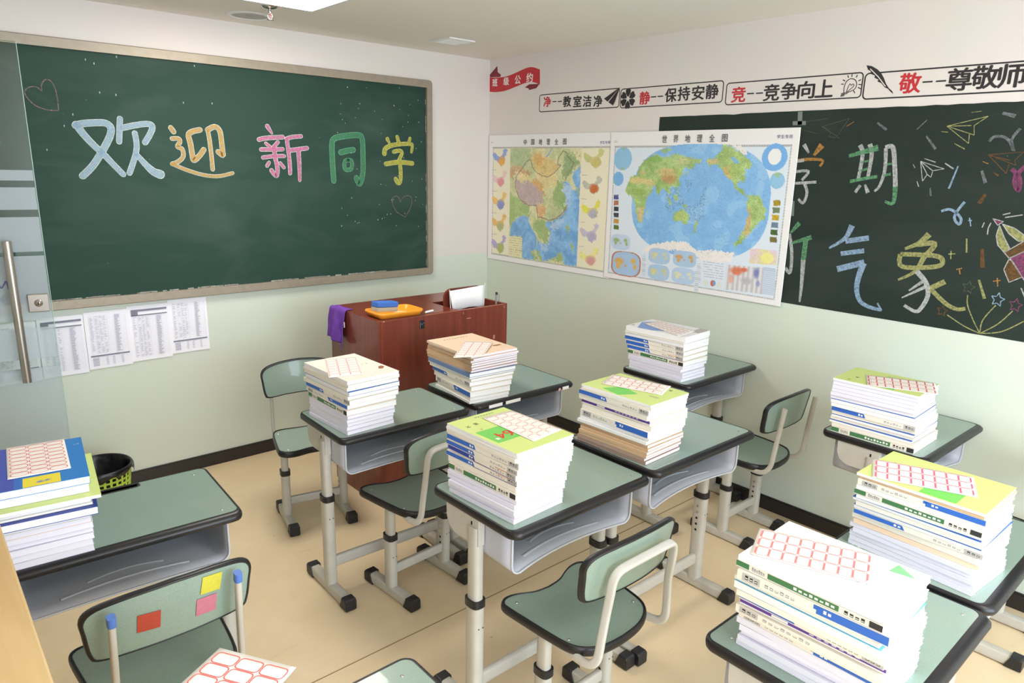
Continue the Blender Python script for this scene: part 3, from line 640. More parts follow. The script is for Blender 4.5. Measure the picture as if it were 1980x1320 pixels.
# world map
WY1, WY0, WZ1, WZ0 = 2.905, 1.722, 1.962, 1.097
wm = thing('wall_map', 'colourful world map sheet overlapping the chalk-art sheet on the wall', 'map', (XR, 2.31, 1.53))
p = Print(WY1, WY0, WZ1, WZ0, 3.667, 1170, 240)
wmm, hmm = (WY1-WY0)*1000, (WZ1-WZ0)*1000
m0, top = 34, 78
p.mm(m0, top, wmm-m0, hmm-m0*.8, (222, 230, 238)); frame_lines(p, m0, top, wmm, hmm)
oc = p.ell((641, 548), 533, 398, OCEAN, .05, 2.7, (140, 190, 232))
p.fill(oc & (p.n1 > .66), (164, 206, 238), .04, .5)
EU = [(230, 330), (250, 290), (280, 255), (330, 220), (375, 215), (400, 235), (460, 225), (520, 208), (560, 225), (640, 240), (690, 255), (680, 275), (640, 280), (620, 310), (600, 325), (585, 300), (560, 320), (560, 350), (535, 370), (525, 400), (530, 430), (505, 455), (480, 450), (460, 470), (465, 500), (445, 495), (430, 470), (415, 450), (400, 470), (385, 505), (370, 480), (355, 440), (335, 450), (315, 455), (300, 430), (290, 405), (270, 385), (255, 395), (235, 375), (215, 365), (225, 345)]
AF = [(190, 370), (225, 358), (260, 375), (300, 395), (315, 440), (335, 455), (320, 490), (300, 520), (285, 560), (280, 610), (270, 660), (262, 700), (243, 700), (225, 660), (212, 600), (205, 550), (195, 515), (165, 505), (148, 475), (158, 420)]
NA = [(715, 265), (740, 245), (790, 235), (800, 200), (840, 170), (900, 165), (960, 200), (1010, 240), (1050, 290), (1030, 310), (1010, 320), (1000, 350), (985, 385), (985, 410), (960, 405), (945, 420), (950, 450), (975, 460), (985, 480), (1000, 495), (1020, 510), (1005, 515), (975, 490), (940, 465), (915, 430), (880, 385), (850, 350), (835, 315), (800, 285), (770, 285), (740, 290)]
SA = [(1020, 515), (1050, 500), (1085, 510), (1110, 545), (1125, 580), (1148, 610), (1135, 655), (1110, 690), (1080, 720), (1050, 755), (1010, 795), (960, 840), (930, 865), (920, 855), (950, 800), (985, 740), (1005, 690), (1020, 640), (1010, 600), (1000, 560)]
AU = [(478, 650), (490, 620), (520, 610), (545, 595), (560, 600), (575, 620), (592, 655), (590, 690), (570, 715), (545, 700), (520, 685), (490, 695), (478, 675)]
land = np.zeros(p.U.shape, bool)
for q in (EU, AF, NA, SA, AU, [(297, 615), (306, 610), (300, 650), (292, 652)], [(430, 515), (445, 520), (480, 575), (470, 580)], [(490, 510), (520, 505), (520, 540), (495, 545)], [(540, 565), (580, 575), (592, 602), (558, 590)],
          [(520, 460), (530, 470), (535, 500), (525, 495)], [(570, 382), (587, 367), (602, 345), (596, 335), (575, 360)], [(640, 700), (665, 690), (650, 740), (625, 785), (620, 775)], [(395, 180), (470, 165), (480, 185), (420, 205)], [(830, 150), (890, 150), (880, 175), (830, 180)]):
    land |= p.poly(q, GREEN, .14, 1., (182, 206, 134), 9)
for c_, a_, b_, col in (((235, 400), 70, 28, (226, 206, 140)), ((455, 385), 60, 40, (206, 150, 100)), ((440, 340), 80, 30, (216, 190, 130)), ((260, 640), 40, 60, (222, 198, 150)), ((320, 415), 40, 30, (222, 200, 140)), ((870, 350), 45, 60, (218, 184, 120)), ((770, 265), 50, 20, (220, 196, 140)),
                        ((1010, 700), 26, 110, (214, 176, 120)), ((530, 655), 50, 30, (190, 204, 120)), ((560, 265), 60, 30, (204, 204, 150)), ((350, 250), 60, 25, (140, 184, 92)), ((920, 330), 50, 50, (168, 194, 110)), ((265, 345), 25, 18, (200, 190, 130)), ((240, 480), 60, 30, (150, 178, 90))): p.soft(c_, a_, b_, col, land, .85)
p.fill(p.poly([(890, 240), (915, 230), (950, 265), (945, 285), (920, 275)], OCEAN, .1), OCEAN)
for q in ([(890, 145), (960, 150), (1010, 190), (1005, 220), (970, 205), (930, 175)], [(265, 890), (330, 850), (420, 830), (520, 830), (590, 840), (630, 880), (650, 905), (760, 892), (830, 905), (920, 910), (900, 970), (800, 985), (680, 965), (640, 930), (500, 890), (300, 905)]): p.poly(q, ICE, .05, 1, None, 7)
p.speck(oc & ~land & (p.n1 > .5) & (p.U > 430) & (p.U < 690) & (p.V > 260) & (p.V < 480), .3, (86, 104, 134), .6)
p.speck(oc, .06, (70, 96, 130), .4); p.speck(land, .12, (96, 110, 70), .45)
for c_, a_, b_, col in (((128, 245), 64, 82, (150, 196, 226)), ((95, 387), 38, 50, (130, 182, 226)), ((1203, 235), 92, 98, (120, 176, 228)), ((1222, 400), 54, 58, (150, 196, 226))):
    e_ = p.ell(c_, a_, b_, col, .1); p.fill(e_ & (p.n1+.3*p.n2 > .82) & (c_[0] != 1203), (160, 190, 130), .1, .8)
p.ell((1205, 230), 48, 58, (240, 238, 236), .03)
for c_, a_, b_, base_, col in (((112, 835), 70, 55, (196, 212, 232), (150, 180, 90)), ((148, 990), 108, 88, (170, 198, 228), (226, 176, 70)), ((385, 935), 78, 55, (176, 202, 226), (222, 214, 160)), ((565, 955), 85, 58, (176, 202, 226), (214, 160, 70)), ((380, 1050), 77, 54, (176, 202, 226), (214, 206, 130)), ((555, 1075), 85, 58, (186, 208, 232), (226, 222, 180))):
    e_ = p.ell(c_, a_, b_, base_, .05, 3.2)
    if a_ > 100: p.fill(e_ & ~p.ell(c_, a_*.9, b_*.93, base_, .05, 3.2), (190, 120, 90))
    for dx, dy, rx_, ry_ in ((-.45, -.25, .36, .3), (-.5, .1, .15, .3), (.5, -.2, .2, .25), (.6, .25, .12, .3), (-.02, .15, .1, .1)):
        p.fill(e_ & p.ell((c_[0]+dx*a_, c_[1]+dy*b_), rx_*a_, ry_*b_, base_, .0), base_, 0); p.soft((c_[0]+dx*a_, c_[1]+dy*b_), rx_*a_, ry_*b_, col, e_, .95)
for k, col in enumerate(((88, 92, 150), (176, 118, 84), (60, 66, 66), (70, 70, 76), (198, 150, 72), (92, 118, 60))):
    y_ = 515+k*43; p.poly([(64, y_-16), (98, y_-15), (97, y_+17), (63, y_+16)], col, .5)
for k, col in enumerate(((168, 148, 40), (110, 128, 96), (196, 168, 40), (110, 130, 150), (74, 96, 50), (116, 106, 60))):
    y_ = 558+k*52; x_ = 1220-k*5; p.poly([(x_-25, y_-19), (x_+25, y_-19), (x_+24, y_+21), (x_-25, y_+20)], col, .5)
p.poly([(1030, 880), (1222, 895), (1215, 1000), (1025, 985)], (232, 222, 168), .15, 1, (226, 200, 206)); p.ell((1150, 950), 45, 40, (240, 232, 150), .1)
tz = p.poly([(862, 993), (1127, 1018), (1113, 1203), (848, 1170)], (226, 222, 222), .05)
p.fill(tz & ((p.U.astype(int)//14) % 2 == 0), (200, 196, 198), .05)
for c_, a_, b_, col in (((935, 1040), 55, 32, (222, 120, 80)), ((985, 1032), 30, 18, (216, 110, 70)), ((895, 1095), 18, 35, (226, 170, 150)), ((1075, 1055), 22, 45, (120, 130, 184)), ((1085, 1130), 18, 26, (150, 156, 196)), ((1000, 1110), 45, 30, (190, 186, 192))): p.soft(c_, a_, b_, col, tz, .95)
tx = p.poly([(700, 968), (842, 985), (836, 1100), (694, 1080)], (224, 230, 238)); p.fill(tx & ((p.V.astype(int) % 13) < 4) & (p.n3 > .35), (130, 134, 140), 0, .6)
p.ell((765, 1127), 18, 22, (206, 110, 70), .1); p.ell((775, 1127), 10, 20, (120, 160, 206), .1); p.ell((715, 1125), 18, 21, (222, 224, 214), .1); p.ell((810, 1138), 18, 21, (222, 224, 214), .1)
tx = p.poly([(1127, 1012), (1213, 1022), (1203, 1215), (1113, 1202)], (206, 216, 228)); p.fill(tx & ((p.V.astype(int) % 10) < 5), (160, 178, 204), 0, .6)
for x_, y_ in ((275, 925), (665, 980), (648, 1040)): tx = p.poly([(x_-12, y_), (x_+14, y_), (x_+14, y_+150), (x_-12, y_+145)], (222, 230, 238)); p.fill(tx & ((p.V.astype(int) % 11) < 5), (160, 164, 172), 0, .5)
p.build('map_sheet', wm, .0085, .004)
c1, c2 = rx(1170+423/3.667, 240+100/3.667, .01), rx(1170+850/3.667, 240+88/3.667, .01)
title('map_title', wm, '世界地理全图', c1[1], c2[1], WZ1-.042, .038, .0108)
mb = MB(); q = rx(1170+1275/3.667, 240+88/3.667, .01); put_text(mb, '学生专用', (-.0118, q[1]-2.31+.04, q[2]-1.53-.009), (0, -.08, 0), (0, 0, .018), PURPLE)
mb.build('small_print', wm); mb = MB(); q = rx(1170+78/3.667, 240+125/3.667, .01); put_text(mb, '(2)', (-.0118, q[1]-2.31+.012, q[2]-1.53-.006), (0, -.024, 0), (0, 0, .013), INKG); mb.build('small_print', wm)
# map of China
CY1, CY0, CZ1, CZ0 = 4.052, 2.86, 1.965, 1.088
cm = thing('wall_map', 'colourful map of China on the wall in the room corner', 'map', (XR, 3.46, 1.53))
p = Print(CY1, CY0, CZ1, CZ0, 4.4, 930, 240)
wmm, hmm = (CY1-CY0)*1000, (CZ1-CZ0)*1000
m0, top = 44, 82
p.mm(m0, top, wmm-m0, hmm-m0*.8, (240, 232, 204)); frame_lines(p, m0, top, wmm, hmm)
MAIN = [(250, 200), (855, 208), (813, 1212), (235, 1125)]
mn = p.poly(MAIN, (206, 214, 160), .12, 1, (230, 222, 176))
def zone(pts, col, a=.85, v=.2): m_ = p.poly(pts, col, 0, 0, None, 22); p.fill(m_ & mn, col, v, a)
zone([(235, 560), (300, 620), (400, 690), (410, 770), (300, 800), (235, 860)], (168, 194, 120)); zone([(460, 800), (560, 820), (590, 900), (560, 1020), (490, 960), (440, 880)], (164, 188, 122))
zone([(235, 200), (420, 200), (430, 330), (330, 380), (235, 330)], (176, 196, 150), .7); zone([(420, 270), (480, 230), (560, 290), (640, 320), (660, 360), (600, 440), (520, 440), (460, 390)], (232, 200, 130)); zone([(440, 250), (520, 260), (540, 350), (480, 370)], (228, 176, 104), .7)
zone([(720, 240), (820, 260), (830, 350), (760, 430), (700, 460), (690, 380)], (150, 178, 124)); zone([(650, 480), (700, 480), (690, 560), (720, 640), (715, 720), (620, 700), (610, 600)], (146, 180, 110))
zone([(480, 430), (640, 430), (650, 520), (540, 560), (480, 480)], (236, 212, 150), .8); zone([(285, 420), (380, 410), (440, 470), (340, 500)], (240, 220, 160)); zone([(240, 360), (330, 360), (440, 400), (400, 420), (290, 410), (260, 470)], (206, 160, 120), .8)
zone([(290, 470), (340, 500), (400, 485), (440, 510), (520, 560), (540, 620), (520, 660), (480, 690), (420, 690), (350, 660), (310, 610), (290, 540)], (196, 170, 176)); zone([(400, 487), (470, 475), (530, 540), (548, 610), (520, 580), (440, 512)], (226, 172, 104), .85)
zone([(480, 690), (540, 700), (545, 770), (500, 800), (470, 760)], (226, 172, 116)); zone([(590, 620), (690, 700), (680, 800), (600, 820), (550, 740)], (190, 196, 146), .6)
SEA = (118, 172, 224)
for pts in ([(850, 340), (820, 380), (795, 400), (778, 450), (790, 500), (805, 545), (845, 520)], [(690, 490), (720, 480), (740, 500), (760, 530), (775, 560), (800, 560), (840, 530), (825, 1215), (700, 1195), (690, 1100), (640, 1120), (590, 1150), (520, 1165), (490, 1110), (470, 1060), (480, 980), (520, 1010), (550, 1025), (580, 985), (585, 920), (560, 880), (545, 850), (560, 820), (600, 830), (650, 800), (700, 760), (730, 700), (725, 640), (700, 590), (695, 550), (715, 520)],
            [(258, 845), (300, 810), (350, 775), (400, 790), (415, 850), (430, 890), (450, 900), (465, 960), (470, 1060), (440, 1075), (425, 1070), (450, 1130), (460, 1158), (345, 1140), (345, 950), (245, 950)]):
    m_ = p.poly(pts, SEA, 0, 0, None, 9); p.fill(m_ & mn, SEA, .12, 1, (146, 192, 232))
zone([(690, 500), (745, 510), (780, 570), (760, 700), (720, 720), (725, 640), (700, 590)], (190, 214, 236), .75); zone([(600, 840), (720, 780), (700, 850), (610, 900), (590, 980), (560, 1080), (520, 1080), (490, 1000), (550, 1025), (590, 950)], (196, 216, 236), .75)
for pts in ([(718, 757), (728, 752), (725, 790), (715, 787)], [(583, 850), (605, 846), (600, 867)], [(730, 870), (745, 866), (748, 940), (725, 935)], [(755, 1000), (800, 1045), (795, 1090), (770, 1070)], [(590, 1152), (650, 1100), (700, 1090), (700, 1192)], [(472, 1060), (500, 1080), (525, 1160), (500, 1158)], [(425, 1072), (445, 1085), (480, 1150), (460, 1155)], [(835, 540), (818, 560), (828, 605), (838, 600)]): zone(pts, (172, 190, 126), 1)
for pts in ([(350, 375), (385, 320), (420, 300), (440, 370), (480, 420), (560, 450), (620, 420), (680, 350), (650, 340), (660, 280), (700, 225), (725, 240), (750, 290), (790, 330), (740, 430), (720, 470)], [(350, 375), (300, 440), (290, 540), (330, 640), (400, 690), (470, 690), (485, 790), (540, 800), (570, 815)], [(570, 820), (640, 800), (700, 750), (730, 690)]): p.line(pts, 3.2, (140, 100, 100), .8)
p.line([(600, 210), (570, 265), (555, 275)], 5, (130, 176, 220)); p.speck(mn, .1, (110, 110, 90), .4)
lg = p.poly([(238, 950), (350, 965), (348, 1135), (234, 1118)], (236, 226, 182)); p.fill(lg & ((p.V.astype(int) % 16) < 4) & (p.n3 > .4), (130, 124, 110), 0, .6)
CHN = [(0, .35), (.1, .2), (.25, .3), (.4, .42), (.62, .38), (.75, .25), (.72, .1), (.85, 0), (1, .12), (.92, .33), (.8, .45), (.86, .6), (.8, .8), (.6, .95), (.45, .85), (.32, .68), (.12, .62)]
for bx_, by_, ww, hh, ca, cb_ in ((96, 203, 130, 165, (150, 170, 220), (232, 170, 70)), (92, 392, 125, 150, (236, 206, 200), (226, 150, 150)), (92, 575, 125, 165, (236, 196, 110), (130, 146, 206)), (88, 760, 125, 160, (236, 190, 110), (176, 184, 130)), (88, 940, 125, 170, (190, 170, 210), (176, 190, 90)),
                                  (868, 205, 180, 180, (206, 206, 140), (214, 196, 120)), (858, 440, 170, 165, (200, 196, 180), (206, 110, 50)), (850, 640, 170, 180, (232, 222, 90), (184, 176, 196)), (840, 840, 165, 175, (206, 196, 210), (184, 176, 200)), (830, 1045, 170, 170, (240, 232, 150), (222, 160, 160))):
    c_ = [(bx_+a_*ww, by_+b_*hh) for a_, b_ in CHN]; m_ = p.poly(c_, ca, .15, 1, None, 5); p.soft((bx_+ww*.6, by_+hh*.7), ww*.28, hh*.3, cb_, m_, .95)
    tx = p.poly([(bx_, by_-8), (bx_+45, by_-7), (bx_+45, by_-3), (bx_, by_-4)], (130, 126, 120), 0, .6)
p.build('map_sheet', cm, .0048, .003)
c1, c2 = rx(930+377/4.4, 240+148/4.4, .006), rx(930+713/4.4, 240+145/4.4, .006)
title('map_title', cm, '中国地理全图', c1[1], c2[1], CZ1-.05, .036, .0062)
mb = MB(); q = rx(930+1050/4.4, 240+155/4.4, .006); put_text(mb, '学生专用', (-.0068, q[1]-3.46+.035, q[2]-1.53-.009), (0, -.08, 0), (0, 0, .018), PURPLE)
mb.build('small_print', cm); mb = MB(); q = rx(930+95/4.4, 240+158/4.4, .006); put_text(mb, '(2)', (-.0068, q[1]-3.46+.012, q[2]-1.53-.006), (0, -.024, 0), (0, 0, .013), INKG); mb.build('small_print', cm)

# ---- vinyl lettering on the right wall
STB = mat('black_vinyl', (44, 40, 42), 0.5); STR = mat('red_vinyl', (196, 44, 52), 0.5); STD = mat('dark_red_vinyl', (126, 34, 42), 0.5); STW = mat('white_vinyl', (240, 226, 220), 0.5)
def sticker(label): return thing('motto_sticker', label, 'sticker', (XR, 2.0, 2.1), group='class motto stickers along the wall')
def wpt(px, py, off=.0006): q = rx(px, py, off); return (-off, q[1]-2.0, q[2]-2.1)
def outline(mb, cs, r, w, mt):
    P = [wpt(*c_) for c_ in cs]; y1, y0 = (P[0][1]+P[3][1])/2, (P[1][1]+P[2][1])/2; z1, z0 = (P[0][2]+P[1][2])/2, (P[2][2]+P[3][2])/2
    o = rrect(abs(y1-y0), z1-z0, r, 5, (y1+y0)/2, (z1+z0)/2)
    ribbon(mb, [(-.0006, a, b) for a, b in o+[o[0]]], w, NX, mt, cap=False)
def chars(parent, name, lst, off=.0008):
    """each character a part of its own, thickened by overprinting it a hair aside"""
    for ch, px, py, hgt, mt in lst:
        q = wpt(px, py, off); wd = hgt*1.06; m_ = MB()
        for k, (dy, dz) in enumerate(((0, 0), (.0024, 0), (-.0024, 0), (0, .0016), (0, -.0016))):
            put_text(m_, ch, (q[0]-k*.00004, q[1]+wd/2+dy, q[2]-hgt/2+dz), (0, -wd, 0), (0, 0, hgt), mt)
        m_.build(name, parent)
def dash(mb, px, py, L=.036, w=.006): L = min(L, .038); q = wpt(px, py, .0008); mb.box((q[0], q[1], q[2]), (.0006, L, w), STB)
def cx4(x, y): return (900+x/3.808, 100+y/3.808)
def cx5(x, y): return (1380+x/3.3, 100+y/3.3)
s1 = sticker('black outlined motto box ending in a paper-plane mark, nearest the corner')
m_ = MB(); outline(m_, [cx4(548, 305), cx4(1135, 284), cx4(1128, 421), cx4(543, 431)], .016, .0055, STB); m_.build('box_outline', s1)
chars(s1, 'red_character', [('净', *cx4(602, 367), 0.062, STR)])
chars(s1, 'black_character', [(c_, *cx4(x, 366-(x-750)*.012), .064, STB) for c_, x in zip('教室洁净', (748, 824, 896, 975))]); m_ = MB(); dash(m_, *cx4(655, 367)); dash(m_, *cx4(695, 366)); m_.build('dashes', s1)
m_ = MB()
for pts in ([(1139, 260), (1020, 345), (1047, 368)], [(1139, 260), (1052, 372), (1087, 396)], [(1139, 260), (1092, 394), (1098, 370)]): m_.add([wpt(*cx4(*q), .001) for q in pts], [(0, 1, 2)], STB)
m_.build('paper_plane_mark', s1)
s2 = sticker('black outlined motto box starting with a six-petal flower mark')
m_ = MB(); outline(m_, [cx4(1145, 284), cx4(1900, 204), cx4(1893, 362), cx4(1140, 421)], .016, .0055, STB); m_.build('box_outline', s2)
chars(s2, 'red_character', [('静', *cx4(1320, 340), 0.068, STR)])
chars(s2, 'black_character', [(c_, *cx4(x, y), .071, STB) for c_, x, y in zip('保持安静', (1512, 1608, 1713, 1816), (319, 308, 302, 292))]); m_ = MB(); dash(m_, *cx4(1385, 332), .05); dash(m_, *cx4(1435, 328), .05); m_.build('dashes', s2)
m_ = MB(); cc = wpt(*cx4(1196, 346), .0008)
for k in range(6):
    a0 = k*PI/3; pet = []
    for u, v in ((.012, -.004), (.03, -.017), (.047, -.019), (.056, -.011), (.053, 0), (.056, .011), (.047, .019), (.03, .017), (.012, .004)): pet.append((cc[0], cc[1]+u*math.sin(a0)+v*math.cos(a0), cc[2]+u*math.cos(a0)-v*math.sin(a0)))
    m_.add(pet, [tuple(range(9))], STB)
m_.build('flower_mark', s2)
s3 = sticker('black outlined motto box ending in a light-bulb mark')
m_ = MB(); outline(m_, [cx5(84, 204), cx5(955, 130), cx5(938, 290), cx5(74, 340)], .016, .0055, STB); m_.build('box_outline', s3)
chars(s3, 'red_character', [('竞', *cx5(158, 273), 0.073, STR)])
chars(s3, 'black_character', [(c_, *cx5(x, y), .076, STB) for c_, x, y in zip('竞争向上', (368, 480, 590, 706), (260, 250, 243, 234))]); m_ = MB(); dash(m_, *cx5(235, 267), .048); dash(m_, *cx5(292, 264), .048); m_.build('dashes', s3)
m_ = MB()
for pts, w in (([(830, 262), (833, 225), (848, 190), (876, 172), (905, 182), (912, 212), (897, 240), (860, 258), (845, 270)], .0035), ([(845, 262), (858, 225), (870, 205), (878, 214), (888, 206), (894, 218), (850, 258)], .003), ([(815, 268), (842, 262)], .004), ([(813, 276), (838, 270)], .004), ([(811, 284), (832, 279)], .004)):
    ribbon(m_, [wpt(*cx5(*q), .0008) for q in (smooth_path(pts, 4) if len(pts) > 2 else pts)], w, NX, STB)
for a, b in (((884, 145), (882, 158)), ((917, 150), (910, 162)), ((938, 178), (926, 186)), ((940, 210), (926, 208)), ((936, 236), (922, 228)), ((900, 262), (893, 250)), ((856, 152), (860, 164)), ((826, 180), (837, 186)), ((815, 207), (828, 207))): ribbon(m_, [wpt(*cx5(*a), .0008), wpt(*cx5(*b), .0008)], .004, NX, STB)
m_.build('light_bulb_mark', s3)
s4 = sticker('black outlined motto box starting with a feather quill mark')
m_ = MB(); P = [wpt(*cx5(970, 140)), wpt(*cx5(955, 303)), wpt(*cx5(1980, 242)), wpt(*cx5(1980, 58))]
zt, zb = P[0][2], P[1][2]; yl, yr = P[0][1], P[0][1]-1.25
o = rrect(yl-yr, zt-zb, .018, 5, (yl+yr)/2, (zt+zb)/2); ribbon(m_, [(-.0006, a, b) for a, b in o+[o[0]]], .006, NX, STB, cap=False); m_.build('box_outline', s4)
chars(s4, 'red_character', [('敬', *cx5(1253, 200), 0.08, STR)])
chars(s4, 'black_character', [(c_, *cx5(x, y), .086, STB) for c_, x, y in zip('尊敬师', (1568, 1732, 1905), (176, 162, 152))]); m_ = MB(); dash(m_, *cx5(1365, 192), .05); dash(m_, *cx5(1450, 187), .05); m_.build('dashes', s4)
m_ = MB(); L_ = [(975, 86), (1010, 92), (1045, 112), (1068, 135), (1085, 165), (1100, 205), (1118, 232), (1140, 252), (1146, 270), (1132, 258), (1110, 235), (1092, 228), (1070, 200), (1045, 190), (1052, 178), (1025, 165), (1030, 152), (1000, 140), (1005, 125), (985, 115)]
m_.add([wpt(*cx5(*q), .001) for q in L_], [tuple(range(len(L_)))], STB)
ribbon(m_, [wpt(*cx5(*q), .0013) for q in ((1000, 110), (1050, 160), (1095, 220))], .0035, NX, STW); m_.build('quill_mark', s4)
rb = thing('ribbon_sticker', 'red ribbon banner sticker with white lettering high in the room corner', 'sticker', (XR, 2.0, 2.1))
m_ = MB()
for pts, mt, o in (([(164, 187), (235, 104), (237, 150), (262, 170), (255, 186)], STD, .0006), ([(437, 262), (470, 240), (546, 236), (522, 268), (468, 282), (464, 270)], STD, .0006)): m_.add([wpt(*cx4(*q), o) for q in pts], [tuple(range(len(pts)))], mt)
tp_ = smooth_path([(164, 187), (230, 190), (300, 182), (370, 155), (440, 123), (490, 113), (548, 130)], 4); bt_ = smooth_path([(164, 292), (220, 297), (290, 288), (360, 262), (440, 230), (490, 222), (548, 240)], 4)
n_ = len(tp_); m_.add([wpt(*cx4(*q), .0009) for q in tp_]+[wpt(*cx4(*q), .0009) for q in bt_], [(i, i+1, n_+i+1, n_+i) for i in range(n_-1)], STR); m_.build('ribbon_shape', rb)
chars(rb, 'white_character', [(c_, *cx4(x, y), hh, STW) for c_, x, y, hh in zip('班级公约', (217, 300, 385, 472), (227, 217, 206, 190), (.05, .052, .054, .057))], .0014)

# ---- printed notices under the blackboard
def notice(x0, x1, z1, z0, label, style):
    o = thing('paper_notice', label, 'notice', ((x0+x1)/2, YF, (z0+z1)/2), group='printed tables pinned under the blackboard')
    cxn, czn, w, h = (x0+x1)/2, (z0+z1)/2, x1-x0, z1-z0
    n = 10; vs = []; fs = []
    for j in range(2):
        for i in range(n+1): u = i/n-.5; vs.append((u*w, -.004-.002*(2*u)**2*(1 if j == 0 else .3), (-.5 if j == 0 else .5)*h))
    fs = [(i, i+1, n+2+i, n+1+i) for i in range(n)]
    MB().add(vs, fs, mat('cool_white_paper', (247, 245, 252), .7)).build('sheet', o, solid=.0004)
    pr = MB(); LG = mat('light_rule', (218, 217, 226), .7); DG = mat('dark_band', (128, 128, 144), .7); MG = mat('mid_ink', (186, 185, 196), .7)
    def bar(u0, u1, v0, v1, mt): pr.box(((u0+u1)/2*w-w/2, -.0078, h/2-(v0+v1)/2*h), ((u1-u0)*w, .0004, (v1-v0)*h), mt)
    if 'h' in style: bar(.08, .95, .07, .105, DG); bar(.08, .24, .105, .17, DG); bar(.08, .95, .165, .185, DG); top_ = .2
    else: top_ = .07
    bot = .74 if 'f' in style else .93
    for k in range(int((bot-top_)*44)): v_ = top_+k/44; bar(.1, .93, v_, v_+.0016, LG); [bar(u, u+random.uniform(.03, .07), v_+.006, v_+.013, MG) for u in (.12, .24, .33, .42) if random.random() < .75]; bar(.68, .68+random.uniform(.06, .12), v_+.005, v_+.016, MG)
    for u in (.1, .22, .31, .4, .5, .66, .8, .93): bar(u, u+.003, top_, bot, LG)
    if 'f' in style:
        bar(.06, .95, .76, .785, DG)
        for k in range(6): v_ = .8+k*.025; bar(.1, .93, v_, v_+.0016, LG); bar(.1, .24, v_+.005, v_+.018, MG); [bar(u, u+.05, v_+.006, v_+.014, MG) for u in (.4, .55, .75)]
    pr.build('printed_table', o)
notice(1.087, 1.290, 1.006, .706, 'white printed table sheet hanging under the blackboard, last of the row towards the lectern', 'f')
notice(.886, 1.089, .994, .694, 'white printed table sheet with dark header bars at the middle of the row', 'h')
notice(.684, .888, .984, .684, 'white printed table sheet between two header sheets under the blackboard', 'f')
notice(.482, .682, .978, .674, 'white printed table sheet with header bars beside the glass door edge', 'h')
notice(.270, .478, .968, .668, 'white printed table sheet seen only through the glass door', 'f')
#PART3

# ------------------------------------------------------------------ lectern and what stands on it
LX0, LX1, LY0, LY1, LZ = 1.745, 2.585, 2.965, 3.46, 1.0
EDGEW = mat('worn_edge_band', (150, 84, 62), .4)
le = thing('lectern', 'red-brown veneered teacher lectern standing in front of the blackboard', 'lectern', (LX0, LY0, 0))
lw, ld = LX1-LX0, LY1-LY0
MB().box((lw/2, .009, LZ/2), (lw-.036, .018, LZ-.01), WOODR).build('front_panel', le, .001)
for x in (.009, lw-.009): MB().box((x, ld/2, LZ/2), (.018, ld, LZ), WOODR).build('side_panel', le, .002)
MB().box(((.018+.50)/2, (ld+.018)/2, LZ-.0098), (.482, ld-.018, .018), WOODR).build('top_board', le, .001)
MB().box(((.50+lw-.018)/2, (ld+.018)/2, LZ-.11), (lw-.018-.50, ld-.02, .016), WOODR).build('bin_floor', le)
MB().box(((.50+lw-.018)/2, (.26+ld)/2, LZ-.0098), (lw-.018-.50, ld-.26, .018), WOODR).build('top_board', le, .001)
dv = MB(); q = [(.49, -.10), (.725, -.10), (.725, .095)]+[(.54-.05*math.sin(a), .045+.05*math.cos(a)) for a in (0, PI/8, PI/4, 3*PI/8, PI/2)]
dv.loops([[(x, .12, LZ+z) for x, z in q], [(x, .135, LZ+z) for x, z in q]], WOODR, cap=True, smooth=False); dv.build('partition', le)
MB().box(((.50+lw-.018)/2, ld-.03, LZ-.055), (lw-.52, .016, .1), WOODR).build('back_panel', le)
ed = MB().box((lw/2, .009, LZ-.0045), (lw-.036, .018, .002), EDGEW)
for x in (.0195, lw-.0195): ed.box((x, -.0005, LZ/2), (.002, .002, LZ-.02), EDGEW)
ed.build('edge_banding', le)
c = ony(815.5, 627, LY0); lk = MB().box((c[0]-LX0, -.002, c[2]), (.03, .004, .044), mat('lock_black', (30, 32, 40), .35)).build('lock', le, .002)
tk = MB(); ribbon(tk, [(c[0]-LX0-.007, -.0045, c[2]+.006), (c[0]-LX0-.001, -.0045, c[2]-.001), (c[0]-LX0+.008, -.0045, c[2]+.009)], .0025, NY, SCREW); ribbon(tk, [(c[0]-LX0-.012, -.0045, c[2]-.018), (c[0]-LX0-.012, -.0045, c[2]+.016)], .002, NY, SCREW); tk.build('tick_mark', lk)
sc = MB()
for px, py, w, h in ((906, 615, .03, .004), (955, 651, .012, .022), (896, 605, .004, .012), (975, 593, .004, .012), (742, 622, .008, .006)): q = ony(px, py, LY0); sc.box((q[0]-LX0, -.0006, q[2]), (w, .0008, h), mat('bare_scratch', (190, 140, 120), .6))
sc.build('scratches', le)

def sweep_loop(outline, prof, mt): return edging(outline, prof, 0, mt)
ty, tx_ = 3.055, 1.895
ct = thing('chalk_tray', 'shallow orange plastic tray holding chalk dust on the lectern top', 'tray', (tx_, ty, LZ+.0002), -.03)
ORG = mat('orange_plastic', (244, 158, 44), .35)
o1 = rrect(.255, .165, .03, 6)
m_ = MB(); L = []
for off, z in ((-.03, .004), (-.026, .0045), (-.008, .022), (-.004, .03), (.004, .031), (.007, .026), (.004, .02), (-.012, .001), (-.03, 0)):
    N = normals2d(o1); L.append([(p_[0]+n_[0]*off, p_[1]+n_[1]*off, z) for p_, n_ in zip(o1, N)])
m_.loops(L, ORG); m_.add(L[0], [tuple(range(len(o1)))], ORG); m_.add(L[-1], [tuple(reversed(range(len(o1))))], ORG); m_.build('tray_body', ct)
MB().lathe([(0, .0075), (.02, .0068), (.045, .0048)], mat('chalk_powder', (240, 226, 206), .95, bump=.5, bscale=300), 20, c=(.05, .005)).build('chalk_powder', ct)
er = thing('board_eraser', 'blue-backed felt board eraser resting in the orange tray', 'eraser', (tx_-.056, ty+.003, LZ+.0135), .10)
